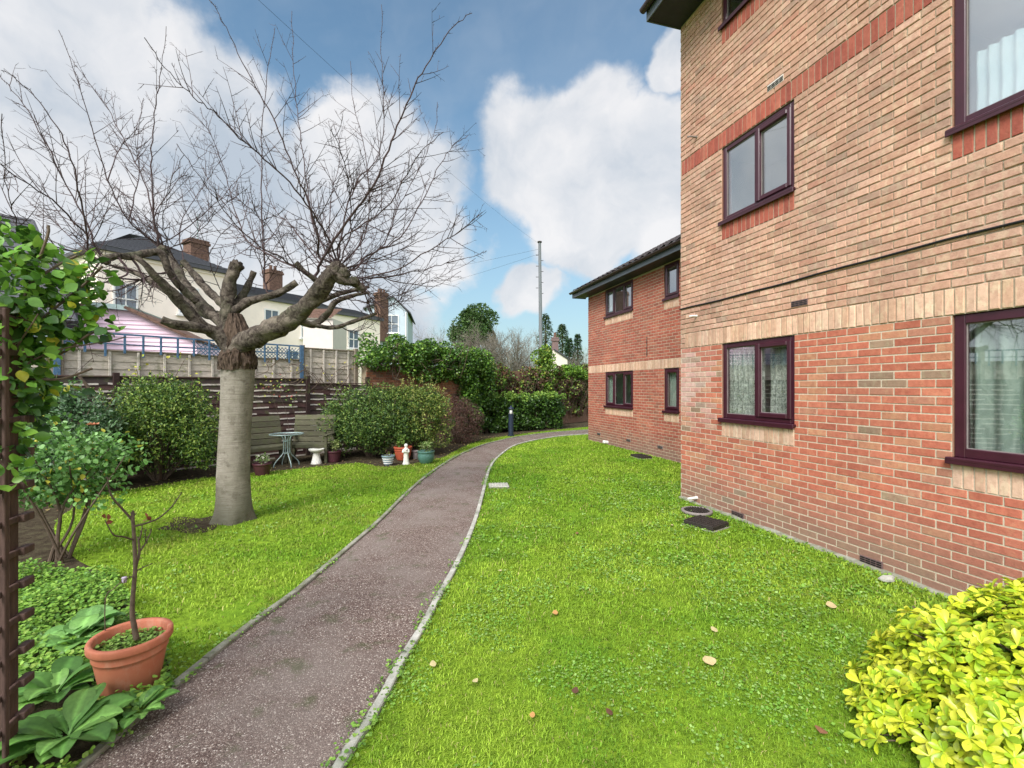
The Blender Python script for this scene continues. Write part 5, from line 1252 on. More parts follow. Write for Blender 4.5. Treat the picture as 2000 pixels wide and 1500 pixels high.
for i, (x, y, lb) in enumerate(LV):
    p = gr(x, y); sz = .075 if i < 2 else random.uniform(.03, .05)
    c = (.70, .55, .30) if i < 2 else ((.14, .07, .045) if 'dark' in lb else (.30, .14, .08) if 'reddish' in lb or 'small brown' in lb else (.60, .32, .12) if 'orange' in lb else (.62, .52, .28))
    V, FF, C = leafmesh(np.array([[p[0], p[1], .034]]), nrm(np.array([[random.uniform(-1, 1), random.uniform(-.6, .6), .05]])), np.array([[.1, -.2, 1.0]]), np.array([sz]), 1.3, THI, np.array([c]))
    tagit(fast('fallen_leaf', M['leaf'], V, FF, C, None, (p[0], p[1], .03), True), lb, 'leaf', 'fallen leaves on the lawn')
# weeds creeping over the path edgings
Vs = []; Fs = []; Cs = []; off = 0
for Cc, sd_, ns in ((Lc, -1, 2600), (Rc, 1, 2600)):
    R_, _ = resample(Cc, .02); k = rng.integers(0, len(R_), ns * 3); Pn = R_[k]; dn = np.clip((vnoise(Pn, 2.6, 61) * .6 + vnoise(Pn, 9, 62) * .4 - .42) * 4, 0, 1); ok = (rng.uniform(0, 1, len(Pn)) < dn) & (Pn[:, 1] > 1.2) & (Pn[:, 1] < 13)
    Pn = Pn[ok]; m = len(Pn); o_ = rng.normal(0, .018, m) + np.where(rng.uniform(0, 1, m) < .45, -.01, KW + .015); tt = np.gradient(R_, axis=0)[k[ok]]; tt /= np.linalg.norm(tt, axis=1, keepdims=True) + 1e-9
    Pn = Pn + (sd_ * o_)[:, None] * np.stack([tt[:, 1], -tt[:, 0]], 1); P3 = np.hstack([Pn, rng.uniform(.03, .048, (m, 1))])
    V, FF, C = leafmesh(P3, rdir(m) * np.array([1, 1, .4]), np.array([[0, 0, 1.0]]) + rdir(m) * .5, rng.uniform(.012, .026, m), 1.0, (T8, F8), pal([(.18, .34, .05), (.26, .42, .08), (.12, .24, .04)], m)); Vs.append(V); Fs.append(FF + off); Cs.append(C); off += len(V)
tagit(fast('edge_weeds', M['leaf'], np.vstack(Vs), np.vstack(Fs), np.vstack(Cs)), 'tiny green weeds creeping along both path edgings', 'weeds', kind='stuff')

# golden whorled shrub, bottom right
gold = thing('golden_shrub', 'bright yellow-green shrub with whorled glossy leaves in the near right corner', 'shrub', (3.0, 2.25, 0))
Vs, Fs, Cs = [], [], []; off = 0; m1 = MB()
GC, GR = np.array([3.22, 2.25, .0]), np.array([1.42, .80, .72])
nro = 4300
for i in range(nro):
    d = rdir(1)[0]; d[2] = abs(d[2]) * .9 + .02; d /= np.linalg.norm(d); lump = 1 + .13 * noise.noise(Vector(d) * 3.6) + .09 * noise.noise(Vector(d) * 9); depth = random.choice([1.0, 1.0, .97, .92, .85, .78])
    p = GC + d * GR * lump * depth
    if p[2] < .05 or (p[0] - 2.654) * -.9619 + (p[1] - 7.36) * -.2734 < .08: continue
    ax = nrm(np.array([d * .8 + np.array([0, 0, .6]) + rdir(1)[0] * .35]))[0]; u = np.cross(ax, [1, 0, .1]); u /= np.linalg.norm(u); v = np.cross(ax, u); nl = random.choice([6, 7, 8, 9]); a0_ = random.random() * 6
    A_ = a0_ + np.arange(nl) * 6.283 / nl + rng.uniform(-.35, .35, nl); el = rng.uniform(-.15, .95, nl)
    D = np.cos(el)[:, None] * (np.cos(A_)[:, None] * u + np.sin(A_)[:, None] * v) + np.sin(el)[:, None] * ax
    f = (depth - .78) / .22; cols = pal([(.52, .60, .03), (.68, .70, .06), (.34, .50, .03)], nl, None, .2) * random.uniform(.85, 1.1) * (.45 + .55 * f) + np.array([.06, .16, .01]) * (1 - f)  # inner rosettes tinted darker: shade of the gaps put into leaf colour
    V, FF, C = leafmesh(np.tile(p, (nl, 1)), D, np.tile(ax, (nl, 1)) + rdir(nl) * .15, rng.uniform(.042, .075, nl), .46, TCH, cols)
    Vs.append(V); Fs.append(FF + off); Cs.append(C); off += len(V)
    if i % 4 == 0: q = Vector(tuple(p)); b = q - Vector(tuple(d * GR * .35)); m1.tube([b, q], [.006, .003], 4, False)
for i in range(14):
    a = Vector((3.0 + random.uniform(-.3, .3), 2.25 + random.uniform(-.2, .2), -.05)); d = rdir(1)[0]; m1.tube([a, a + Vector((d[0] * .8, d[1] * .6, .45))], [.014, .006], 5, False)
fast('leaves', M['leaf_gloss'], np.vstack(Vs), np.vstack(Fs), np.vstack(Cs), gold, gold.location, True); m1.build('stem', M['stem'], gold)
# darker inner leaves so that the bush is opaque
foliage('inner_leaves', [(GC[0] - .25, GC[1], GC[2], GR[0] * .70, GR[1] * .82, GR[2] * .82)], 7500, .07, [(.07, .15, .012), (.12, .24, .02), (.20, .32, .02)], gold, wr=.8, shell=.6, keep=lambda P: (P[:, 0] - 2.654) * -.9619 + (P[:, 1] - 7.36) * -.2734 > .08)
#@@PART3
# ---------------------------------------------------------------- seats, table, pots, ornaments
WOODC = (.105, .10, .066)
def bench(loc, rz, W_, label):
    t = thing('garden_bench', label, 'bench', loc, rz); I = None
    def b(name, boxes):
        m1 = MB()
        for c, s, R, col in boxes: m1.bbox(c, s, R, .006, col)
        return m1.local(name, M['wood'], t)
    tilt = Matrix.Rotation(math.radians(-12), 3, 'X'); rc = lambda: tuple(np.array(WOODC) * random.uniform(.7, 1.3))
    b('seat', [((0, -.18 + k * .115, .42), (W_ - .04, .105, .026), None, rc()) for k in range(4)] + [((0, -.235, .385), (W_ - .1, .03, .08), None, rc())])
    b('backrest', [((0, .225 + .026 * k, .50 + k * .128), (W_ - .02, .022, .118), tilt, rc()) for k in range(5)])
    for sx in (-1, 1):
        x = sx * (W_ / 2 - .04)
        b('leg', [((x, -.235, .31), (.06, .06, .62), None, rc())]); b('leg', [((x, .21, .24), (.06, .07, .48), tilt, rc()), ((x, .30, .78), (.05, .04, .58), tilt, rc())])
        b('armrest', [((x, -.02, .635), (.085, .56, .028), None, rc())]); b('side_rail', [((x, -.01, .34), (.03, .42, .07), None, rc())])
    return t
bench((-4.72, 10.95, 0), math.radians(2), .98, 'weathered grey-green wooden garden seat facing the lawn behind the round table')
bench((-5.52, 10.35, 0), math.radians(52), 1.10, 'weathered wooden garden seat turned sideways, half hidden by the tree trunk')
tl = gr(560, 911); table = thing('garden_table', 'small round glass-topped garden table with grey-green tubular legs', 'table', (tl[0], tl[1], 0))
m1 = MB(); m1.lathe([(0, .712), (.315, .712), (.315, .704), (0, .704)], (0, 0, 0), 40); m1.local('glass_top', M['glass'], table)
m1 = MB(); m1.lathe([(.312, .700), (.345, .698), (.352, .71), (.345, .722), (.312, .72), (.312, .700)], (0, 0, 0), 40); m1.local('top_ring', M['metal'], table, True)
for k in range(4):
    a = math.radians(45 + 90 * k); c, s = math.cos(a), math.sin(a); m1 = MB()
    m1.tube(catmull3([(c * .30, s * .30, .70), (c * .10, s * .10, .66), (c * .065, s * .065, .5), (c * .065, s * .065, .36), (c * .09, s * .09, .27), (c * .24, s * .24, .10), (c * .27, s * .27, .0)], 4), .0125, 8); m1.local('leg', M['metal'], table, True)
m1 = MB()
for z in (.30, .56): m1.lathe([(.06, z - .012), (.072, z - .012), (.072, z + .012), (.06, z + .012), (.06, z - .012)], (0, 0, 0), 16)
m1.local('leg_collar', M['metal'], table)
def simplepot(name, label, px, py, rt, rb, h, mat, leaves=0, lc=GREENS, ls=.05, lh=.2, bulge=0.0, plant='pot plant', bands=False, lw=.12, wr=.6):
    x, y = gr(px, py); t = thing('plant_pot', label, 'pot', (x, y, 0)); m1 = potmesh((x, y, 0), rt, rb, h, .012, .010, 32, bands, 1, bulge); m1.build('bowl', mat, t, smooth=True)
    m1 = MB(); m1.lathe([(0, h * .86), (rt - .012, h * .85)], (x, y, 0), 24); m1.build('compost', M['soil'], t)
    if leaves:
        p = thing('potted_plant', plant, 'plant', (x, y, h * .85)); bl_ = [(x + random.uniform(-lw, lw) * .7, y + random.uniform(-lw, lw) * .5, h + random.uniform(.0, lh), lw * .6, lw * .6, lw * .6) for _ in range(9)]
        foliage('leaves', bl_, leaves, ls, lc, p, wr=wr, shell=.1, zmin=h * .8)
        m1 = MB()
        for b_ in bl_: m1.tube([(x, y, h * .8), (b_[0], b_[1], b_[2])], .004, 4, False)
        m1.build('stem', M['stem'], p)
    return x, y
x, y = simplepot('p', 'small striped blue-grey and white pot, leftmost of the cluster by the path', 758, 908, .135, .085, .215, M['bluegrey'], 50, [(.13, .06, .05), (.2, .28, .06)], .05, .06, plant='short reddish plant in the striped pot', lw=.1)
sp_ = [o for o in COL.objects if o.name.startswith('bowl')][-1].parent
m1 = MB()
for k in range(4): z = .03 + k * .05; r = .085 + (.05) * z / .185 + .002; m1.lathe([(r, z), (r + .004, z + .002), (r + .008, z + .022), (r + .004, z + .024)], (x, y, 0), 32)
m1.build('stripe', M['white'], sp_, smooth=True)
simplepot('p', 'large orange-red clay pot behind the white statuette', 787, 898, .205, .14, .32, M['redpot'], 150, [(.10, .20, .03), (.2, .3, .06)], .07, .28, .012, 'leafy plant with upright stem in the orange-red clay pot', True)
simplepot('p', 'glossy green glazed pot, rightmost of the cluster by the path', 832, 905, .185, .12, .29, M['greenpot'], 170, [(.12, .20, .05), (.28, .34, .14), (.18, .28, .07)], .06, .18, .03, 'grey-green leafy plant in the green glazed pot')
simplepot('p', 'small dull grey pot wedged between the orange-red and the green pot', 812, 896, .09, .065, .20, M['greypot'])
simplepot('p', 'dark maroon pot at the foot of the tree-side garden seat', 512, 928, .165, .12, .24, M['maroonpot'], 150, [(.10, .19, .03), (.3, .4, .16), (.45, .45, .35)], .05, .12, 0, 'trailing plant with whitish leaves in the maroon pot nearest the trunk')
simplepot('p', 'dark maroon pot under the wide shrub beside the birdbath', 652, 902, .165, .13, .26, M['maroonpot'], 220, [(.16, .22, .06), (.30, .34, .12)], .045, .2, 0, 'pale variegated plant in the maroon pot beside the birdbath')
x, y = gr(618, 906); bb = thing('birdbath', 'small white mushroom-shaped stone birdbath in front of the garden seat', 'birdbath', (x, y, 0))
m1 = MB(); m1.lathe([(0, 0), (.115, 0), (.12, .01), (.105, .05), (.085, .14), (.065, .25), (.06, .27)], (x, y, 0), 28); m1.build('pedestal', M['stone_white'], bb, smooth=True)
m1 = MB(); m1.lathe([(0, .265), (.09, .268), (.15, .295), (.168, .325), (.165, .345), (.15, .345), (.12, .325), (0, .318)], (x, y, 0), 28); m1.build('bowl', M['stone_white'], bb, smooth=True)
# white statuette of a draped figure
x, y = gr(793, 908); st_ = thing('statuette', 'small white stone statuette of a draped figure before the orange-red pot', 'statue', (x, y, 0))
m1 = MB(); n = 24; K = 30; prof = [(0, .075), (.03, .078), (.06, .062), (.16, .052), (.24, .050), (.30, .056), (.34, .060), (.37, .050), (.385, .026), (.395, .022), (.41, .034), (.435, .042), (.46, .036), (.475, .012)]
vs = []
for i in range(K + 1):
    z = .475 * i / K; r = np.interp(z, [p[0] for p in prof], [p[1] for p in prof])
    for j in range(n):
        a = 2 * math.pi * j / n; f = 1 + (.09 * math.sin(a * 7 + z * 6) if z < .28 else 0); vs.append((x + r * f * math.cos(a) * 1.0, y + r * f * math.sin(a) * .8, z))
m1.add(vs, [(i * n + j, i * n + (j + 1) % n, (i + 1) * n + (j + 1) % n, (i + 1) * n + j) for i in range(K) for j in range(n)] + [tuple(range(n))[::-1], tuple(K * n + j for j in range(n))])
for s in (-1, 1): m1.tube(catmull3([(x + s * .055, y, .345), (x + s * .065, y - .03, .29), (x + s * .02, y - .065, .30), (x - s * .01, y - .06, .325)], 4), [.018] * 5 + [.014] * 5 + [.012] * 3, 8)
m1.tube([(x - .03, y - .055, .30), (x + .03, y - .06, .36)], [.02, .024], 8)
m1.build('figure', M['stone_white'], st_, smooth=True)
# bollard light
x, y = gr(998, 852); bo = thing('bollard_light', 'dark blue-black bollard light with a white reflector beside the path bend', 'bollard light', (x, y, 0))
m1 = MB(); m1.lathe([(0, 0), (.115, 0), (.115, .05), (.09, .055), (.088, .78), (0, .78)], (x, y, 0), 24); m1.build('post', M['bollard'], bo, smooth=False)
m1 = MB(); m1.lathe([(0, .78), (.082, .79), (.045, .93), (.03, .95), (0, .95)], (x, y, 0), 24); m1.build('reflector', M['white'], bo, smooth=True)
m1 = MB()
for k in range(4): a = math.radians(90 * k + 45); m1.tube([(x + .082 * math.cos(a), y + .082 * math.sin(a), .77), (x + .082 * math.cos(a), y + .082 * math.sin(a), .97)], .008, 6)
m1.build('strut', M['bollard'], bo)
m1 = MB(); m1.lathe([(0, .955), (.10, .955), (.105, .975), (.08, 1.01), (.04, 1.03), (.03, 1.05), (.03, 1.075), (0, 1.08)], (x, y, 0), 24); m1.build('cap', M['bollard'], bo, smooth=True)
# covers in the lawn
def cover(name, label, px, py, sx, sy, rz, mat, h=.03, grid=True, z=.02):
    x, y = gr(px, py); t = thing(name, label, 'drain cover', (x, y, 0), rz); m1 = MB(); m1.bbox((0, 0, z), (sx, sy, h), None, .006)
    if grid:
        nx = int(sx / .045); ny = int(sy / .045)
        for i in range(nx):
            for j in range(ny): m1.bbox((-sx / 2 + (i + .5) * sx / nx, -sy / 2 + (j + .5) * sy / ny, z + h / 2 + .004), (.022, .022, .010), None, .003)
    m1.local('plate', M[mat], t)
    m1 = MB(); m1.bbox((0, 0, .008), (sx + .03, sy + .03, .016), None, .004); m1.local('surround', M['mossy'], t)
    return t
rzw = math.atan2(AX.y, AX.x)
cover('drain_cover', 'square dark studded drain cover lying on the grass by the main wall', 1379, 1028, .40, .36, rzw + .35, 'iron', .05, True, .045)
cover('drain_cover', 'dark rectangular cover lying against the foot of the rear wing', 1252, 894, .50, .30, rzw, 'iron', .05, True, .035)
cover('drain_cover', 'beige square slatted inspection cover in the lawn beside the path edging', 974, 951, .34, .30, .1, 'concrete', .02, True, .03)
x, y = gr(1361, 1003); dc = thing('drain_gully', 'round brown drain gully with a grating at the foot of the main wall', 'drain', (x, y, 0))
m1 = MB(); m1.lathe([(.15, .01), (.20, .012), (.205, .05), (.19, .055), (.165, .05), (.16, .01)], (x, y, 0), 32); m1.build('rim', M['greypot'], dc, smooth=True)
m1 = MB()
for k in range(-4, 5): l = math.sqrt(max(.001, .16 ** 2 - (k * .034) ** 2)); m1.bbox((x + k * .034, y, .05), (.018, 2 * l, .018), None, .003)
m1.lathe([(0, .03), (.16, .03)], (x, y, 0), 24)
m1.build('grating', M['iron'], dc)
x, y = gr(1184, 868); m1 = MB(); m1.bbox((x, y, .07), (.20, .12, .09), Matrix.Rotation(.3, 3, 'Z') @ Matrix.Rotation(.15, 3, 'Y'), .02); m1.tube([(x + .05, y, .07), (x + .16, y + .02, .07)], .03, 10)
tagit(m1.build('white_block', M['white'], None, (x, y, 0)), 'small white plastic block on the grass at the far corner of the rear wing', 'block')
x, y = gr(1733, 1138); m1 = MB(); nn = 10; vs = []
for i in range(6):
    th = math.pi * i / 5
    for j in range(nn): a = 6.283 * j / nn; d = Vector((math.sin(th) * math.cos(a), math.sin(th) * math.sin(a), math.cos(th))); k = 1 + .4 * noise.noise(d * 2); vs.append((x + d.x * .07 * k, y + d.y * .05 * k, .035 + d.z * .03 * k))
m1.add(vs, [(i * nn + j, i * nn + (j + 1) % nn, (i + 1) * nn + (j + 1) % nn, (i + 1) * nn + j) for i in range(5) for j in range(nn)])
tagit(m1.build('mortar_lump', M['concrete'], None, (x, y, 0)), 'lump of grey mortar lying at the foot of the main wall', 'rubble')

# ---------------------------------------------------------------- neighbouring houses
HDn = Vector((.525, .851, 0)); HN = Vector((.851, -.525, 0)); HA = Fr((-14.95, 24, 0), HDn, HN)
def hwin(root, fr, s_, z, w, h, mat='white', bars=True, wo=.03):
    R = fr.rot(); m1 = MB()
    for (a, b, c, d) in ((s_ - w / 2, s_ - w / 2 + .07, z - h / 2, z + h / 2), (s_ + w / 2 - .07, s_ + w / 2, z - h / 2, z + h / 2), (s_ - w / 2 + .07, s_ + w / 2 - .07, z + h / 2 - .07, z + h / 2), (s_ - w / 2 + .07, s_ + w / 2 - .07, z - h / 2, z - h / 2 + .07), (s_ - w / 2 + .07, s_ + w / 2 - .07, z - .03, z + .03), (s_ - .02, s_ + .02, z - h / 2 + .07, z + h / 2 - .07)):
        m1.box(fr.p((a + b) / 2, (c + d) / 2, wo), (b - a, .08, d - c), R)
    m1.box(fr.p(s_, z - h / 2 - .05, .08), (w + .2, .2, .09), R)
    o = m1.build('window', M[mat], root); m1 = MB(); m1.box(fr.p(s_, z, .012), (w - .1, .02, h - .1), R); m1.build('pane', M['darkpane'], o)
M['darkpane'] = simple('window_pane', (.10, .13, .16), .08, .2, 2, 0, .6)
def house(name, label, fr, s0, s1, depth, zeave, rise, wallmat, roofmat, hip=1.0, over=.35, base=0.0):
    t = thing(name, label, 'house', fr.p((s0 + s1) / 2, 0, 0)); m1 = MB(); R = fr.rot()
    m1.box(fr.p((s0 + s1) / 2, (zeave + base) / 2, -depth / 2), (s1 - s0, depth, zeave - base), R); m1.build('wall', M[wallmat], t)
    m1 = MB(); a, b, c, d = [fr.p(s, zeave, w) for s, w in ((s0 - over, over), (s1 + over, over), (s1 + over, -depth - over), (s0 - over, -depth - over))]
    r0, r1 = fr.p(s0 + (depth / 2 * hip if hip else -over), zeave + rise, -depth / 2), fr.p(s1 - (depth / 2 * hip if hip else -over), zeave + rise, -depth / 2)
    dn = Vector((0, 0, -.16)); m1.add([a, b, c, d, r0, r1, a + dn, b + dn, c + dn, d + dn], [(0, 1, 5, 4), (1, 2, 5), (2, 3, 4, 5), (3, 0, 4), (0, 6, 7, 1), (1, 7, 8, 2), (2, 8, 9, 3), (3, 9, 6, 0), (6, 9, 8, 7)])
    # tile courses in relief on the front slope
    nrw = 16
    for k in range(nrw):
        t0 = k / nrw; p0, p1 = a.lerp(r0, t0), b.lerp(r1, t0); up = (r0 - a).normalized(); nn_ = (b - a).cross(r0 - a).normalized()
        if nn_.z < 0: nn_ = -nn_
        q0, q1 = a.lerp(r0, t0 + 1 / nrw), b.lerp(r1, t0 + 1 / nrw); m1.add([p0 + nn_ * .05, p1 + nn_ * .05, q1 + nn_ * .015, q0 + nn_ * .015, p0 + nn_ * .001, p1 + nn_ * .001], [(0, 1, 2, 3), (4, 5, 1, 0)])
    m1.build('roof', M[roofmat], t)
    return t
def chimney(root, p, sx, sy, z0, z1, R, pots=3, mat='oldbrick'):
    m1 = MB(); m1.box((p.x, p.y, (z0 + z1) / 2), (sx, sy, z1 - z0), R); m1.box((p.x, p.y, z1 - .12), (sx + .14, sy + .14, .14), R); m1.box((p.x, p.y, z1 + .03), (sx + .06, sy + .06, .1), R)
    o = m1.build('chimney', M[mat], root)
    for k in range(pots):
        m2 = MB(); q = Vector((p.x, p.y, z1 + .08)) + R @ Vector(((k - (pots - 1) / 2) * .32, 0, 0)); m2.lathe([(.12, 0), (.10, .3), (.12, .36), (.08, .36), (.08, 0)], q, 10); m2.build('chimney_pot', M['oldbrick'], o)
sA = HA.px(190)
hA = house('cream_house', 'cream rendered house with dark slate hipped roof and brick chimney seen behind the left branches', HA, sA, .25, 6.5, 7.70, 1.7, 'cream_render', 'slate', .9, .3)
m1 = MB(); m1.box(HA.p((sA + .25) / 2, 7.50, .04), (.25 - sA, .10, .22), HA.rot()); m1.build('cornice', M['cream_render'], hA)
hwin(hA, HA, HA.px(368), 5.9, .9, 1.35); hwin(hA, HA, HA.px(245), 5.6, .9, 1.4); hwin(hA, HA, HA.px(300), 3.6, .9, 1.4)
pc = at(383, 500, 27.0); chimney(hA, pc, .95, .9, 7.0, at(383, 473, 27).z, HA.rot(), 0)
m1 = MB(); q = at(386, 473, 27); m1.tube([(q.x, q.y, q.z - 1), (q.x, q.y, q.z + 1.6)], .02, 6); m1.build('aerial', M['metal'], hA)
HB = Fr((-14.95, 24, 0), HDn, HN)
s435, s600, s700 = HB.px(436, -1.0), HB.px(560, -1.0), HB.px(700, -.8)
HBf = Fr(HB.p(0, 0, -1.0), HDn, HN); HCf = Fr(HB.p(0, 0, -.9), HDn, HN)
hB = house('cream_house', 'lower cream terraced house with brick chimney directly behind the tree crotch', HBf, s435 + .05, HBf.px(640), 6, 6.9, 1.1, 'cream_render', 'slate', 0, .2)
for px, z in ((530, 5.6), (600, 5.4)): hwin(hB, HBf, HBf.px(px), z, .9, 1.3)
hwin(hB, HBf, HBf.px(480), 3.4, .9, 1.3); hwin(hB, HBf, HBf.px(570), 3.3, .9, 1.3)
pc = at(533, 540, 34); chimney(hB, pc, 1.0, .8, 6.5, at(533, 531, 34).z, HA.rot(), 2)
hC = house('cream_house', 'cream end-of-terrace house with twin-pot chimney behind the right-hand tree limb', HCf, HCf.px(641), HCf.px(742), 6, 6.7, .9, 'cream_render', 'slate', 0, .2)
hwin(hC, HCf, HCf.px(690), 5.0, .9, 1.3)
pc = at(745, 570, 44); chimney(hC, pc, 1.0, .8, 6.0, at(745, 574, 44).z, HA.rot(), 3)
# grey house: front parallel to picture plane with visible window
GX = Fr((*at(722, 755, 44).xy, 0), Vector((1, .15, 0)).normalized(), Vector((.15, -1, 0)).normalized())
hG = thing('grey_house', 'pale grey rendered gable-end house with white window left of the open sky', 'house', GX.p(1.5, 0))
sG0, sG1 = GX.px(716), GX.px(796); ze = at(796, 608, 44).z; zr = at(770, 580, 44).z
m1 = MB(); md = GX.px(768); prof3 = [(sG0, 0), (sG1, 0), (sG1, ze), (md, zr), (sG0, ze + .3)]
vs = [GX.p(s, z, 0) for s, z in prof3] + [GX.p(s, z, -8) for s, z in prof3]; m1.add(vs, [(0, 1, 2, 3, 4), (9, 8, 7, 6, 5)] + [(i, i + 5, (i + 1) % 5 + 5, (i + 1) % 5) for i in range(5)]); m1.build('wall', M['grey_render'], hG)
m1 = MB()
for (sa, za), (sb, zb) in (((sG1 + .3, ze - .2), (md, zr)), ((md, zr), (sG0 - .3, ze + .15))):
    p = [GX.p(sa, za + .03, .25), GX.p(sb, zb + .03, .25), GX.p(sb, zb + .03, -8.2), GX.p(sa, za + .03, -8.2)]; u = Vector((0, 0, .14)); m1.add(p + [q + u for q in p], [(0, 1, 2, 3), (7, 6, 5, 4), (0, 4, 5, 1), (1, 5, 6, 2), (2, 6, 7, 3), (3, 7, 4, 0)])
m1.build('roof', M['slate'], hG)
hwin(hG, GX, GX.px(765), at(765, 632, 44).z, 1.3, 1.7)
m1 = MB(); m1.tube([GX.p(sG1 - .15, 0, .08), GX.p(sG1 - .15, ze, .08)], .06, 8); m1.build('downpipe', M['white'], hG)
# red tiled lean-to between
LT = thing('tiled_outbuilding', 'small outbuilding with brownish-red tiled roof seen under the right-hand limb', 'outbuilding', at(620, 755, 24).xy.to_3d())
FL = Fr((*at(600, 755, 24).xy, 0), Vector((1, 0, 0)), Vector((0, -1, 0))); a, b = FL.px(592), FL.px(650); z0, z1 = at(600, 622, 24).z, at(600, 594, 24).z
m1 = MB(); m1.box(FL.p((a + b) / 2, z0 / 2, -1), (b - a, 2, z0)); m1.build('wall', M['pale_render'], LT)
m1 = MB()
for k in range(6):
    t = k / 6; za, zb = z0 + (z1 - z0) * t, z0 + (z1 - z0) * (t + 1 / 6); wa, wb = .15 - 1.6 * t, .15 - 1.6 * (t + 1 / 6)
    m1.add([FL.p(a, za + .05, wa), FL.p(b, za + .05, wa), FL.p(b, zb, wb), FL.p(a, zb, wb), FL.p(a, za, wa), FL.p(b, za, wa)], [(0, 1, 2, 3), (4, 5, 1, 0)])
m1.build('roof', M['oldbrick'], LT)
# pink gabled outbuilding: weatherboarded truncated gable
PKY = 15.5; PK = Fr((*at(220, 755, PKY).xy, 0), Vector((.94, .34, 0)).normalized(), Vector((.34, -.94, 0)).normalized())
pk = thing('pink_outbuilding', 'pale pink boarded outbuilding with clipped gable behind the blue trellis', 'outbuilding', PK.p(0, 0))
def pkz(px, py): s_ = PK.px(px); return s_, EYE - (py - HY) * PK.p(s_, 0).y / F
pp = [(PK.px(40), 0), (PK.px(385), 0), pkz(385, 668), pkz(252, 606), pkz(172, 598), pkz(40, 650)]
m1 = MB(); vs = [PK.p(s, z) for s, z in pp] + [PK.p(s, z, -3.2) for s, z in pp]; k = len(pp); m1.add(vs, [tuple(range(k)), tuple(range(2 * k - 1, k - 1, -1))] + [(i, i + k, (i + 1) % k + k, (i + 1) % k) for i in range(k)])
zz0 = 1.6
while zz0 < 4.6:     # lapped boards
    xs = []
    for (s0_, z0_), (s1_, z1_) in zip(pp[1:], pp[2:] + pp[:1]):
        if (z0_ - zz0) * (z1_ - zz0) < 0: xs.append(s0_ + (s1_ - s0_) * (zz0 - z0_) / (z1_ - z0_))
    if len(xs) >= 2: a, b = min(xs), max(xs); m1.box(PK.p((a + b) / 2, zz0, .012), (b - a, .025, .03), PK.rot())
    zz0 += .14
m1.build('wall', M['pink'], pk)
m1 = MB()
for (sa, za), (sb, zb), mt in (((*pp[2],), (*pp[3],), 0), ((*pp[4],), (*pp[5],), 0), ((*pp[3],), (*pp[4],), 1)):
    mid = PK.p((sa + sb) / 2, (za + zb) / 2 + .05, -1.5); L_ = math.hypot(sb - sa, zb - za); an = math.atan2(zb - za, sb - sa); m1.mi = mt; m1.box(mid, (L_ + .1, 3.5, .10 if not mt else .16), PK.rot() @ Matrix.Rotation(-an, 3, 'Y'))
m1.build('roof', [M['oldbrick'], M['metal']], pk)
# dark slate roofed shed at the far left
SX = Fr((*at(60, 755, 13).xy, 0), Vector((.8, .6, 0)), Vector((.6, -.8, 0)))
shd = thing('slate_roofed_house', 'dark slate-roofed building at the far left edge behind the climber', 'house', SX.p(0, 0))
def sxz(px, py, w=0): s_ = SX.px(px, w); return s_, EYE - (py - HY) * SX.p(s_, 0, w).y / F
e0, e1 = sxz(-160, 560), sxz(150, 560); t0_, t1_ = sxz(-160, 405, -3.2), sxz(64, 432, -3.2)
m1 = MB(); zb_ = 3.6; m1.box(SX.p((e0[0] + e1[0] - .3) / 2, zb_ / 2, -2.6), (e1[0] - e0[0] - .6, 5, zb_ - .1), SX.rot()); m1.build('wall', M['grey_render'], shd)
zt = t1_[1]; m1 = MB(); nr = 18
A0, A1, B0, B1 = SX.p(e0[0], zb_, .2), SX.p(e1[0], zb_, .2), SX.p(t0_[0], zt, -3.2), SX.p(t1_[0], zt, -3.2)
nn_ = (A1 - A0).cross(B0 - A0).normalized()
if nn_.z < 0: nn_ = -nn_
for k in range(nr):
    p0, p1, q0, q1 = A0.lerp(B0, k / nr), A1.lerp(B1, k / nr), A0.lerp(B0, (k + 1) / nr), A1.lerp(B1, (k + 1) / nr)
    m1.add([p0 + nn_ * .04, p1 + nn_ * .04, q1 + nn_ * .01, q0 + nn_ * .01, p0, p1], [(0, 1, 2, 3), (4, 5, 1, 0)])
C1 = SX.p(e1[0], zb_, -6.6); C0 = SX.p(e0[0], zb_, -6.6); m1.add([A1, C1, B1], [(0, 1, 2)]); m1.add([C0, C1, B1, B0], [(0, 1, 2, 3)]); m1.add([A0, A1, C1, C0], [(0, 1, 2, 3)])
m1.tube([A1, B1], .06, 6); m1.tube([B0, B1], .07, 6)
m1.build('roof', M['slate'], shd)

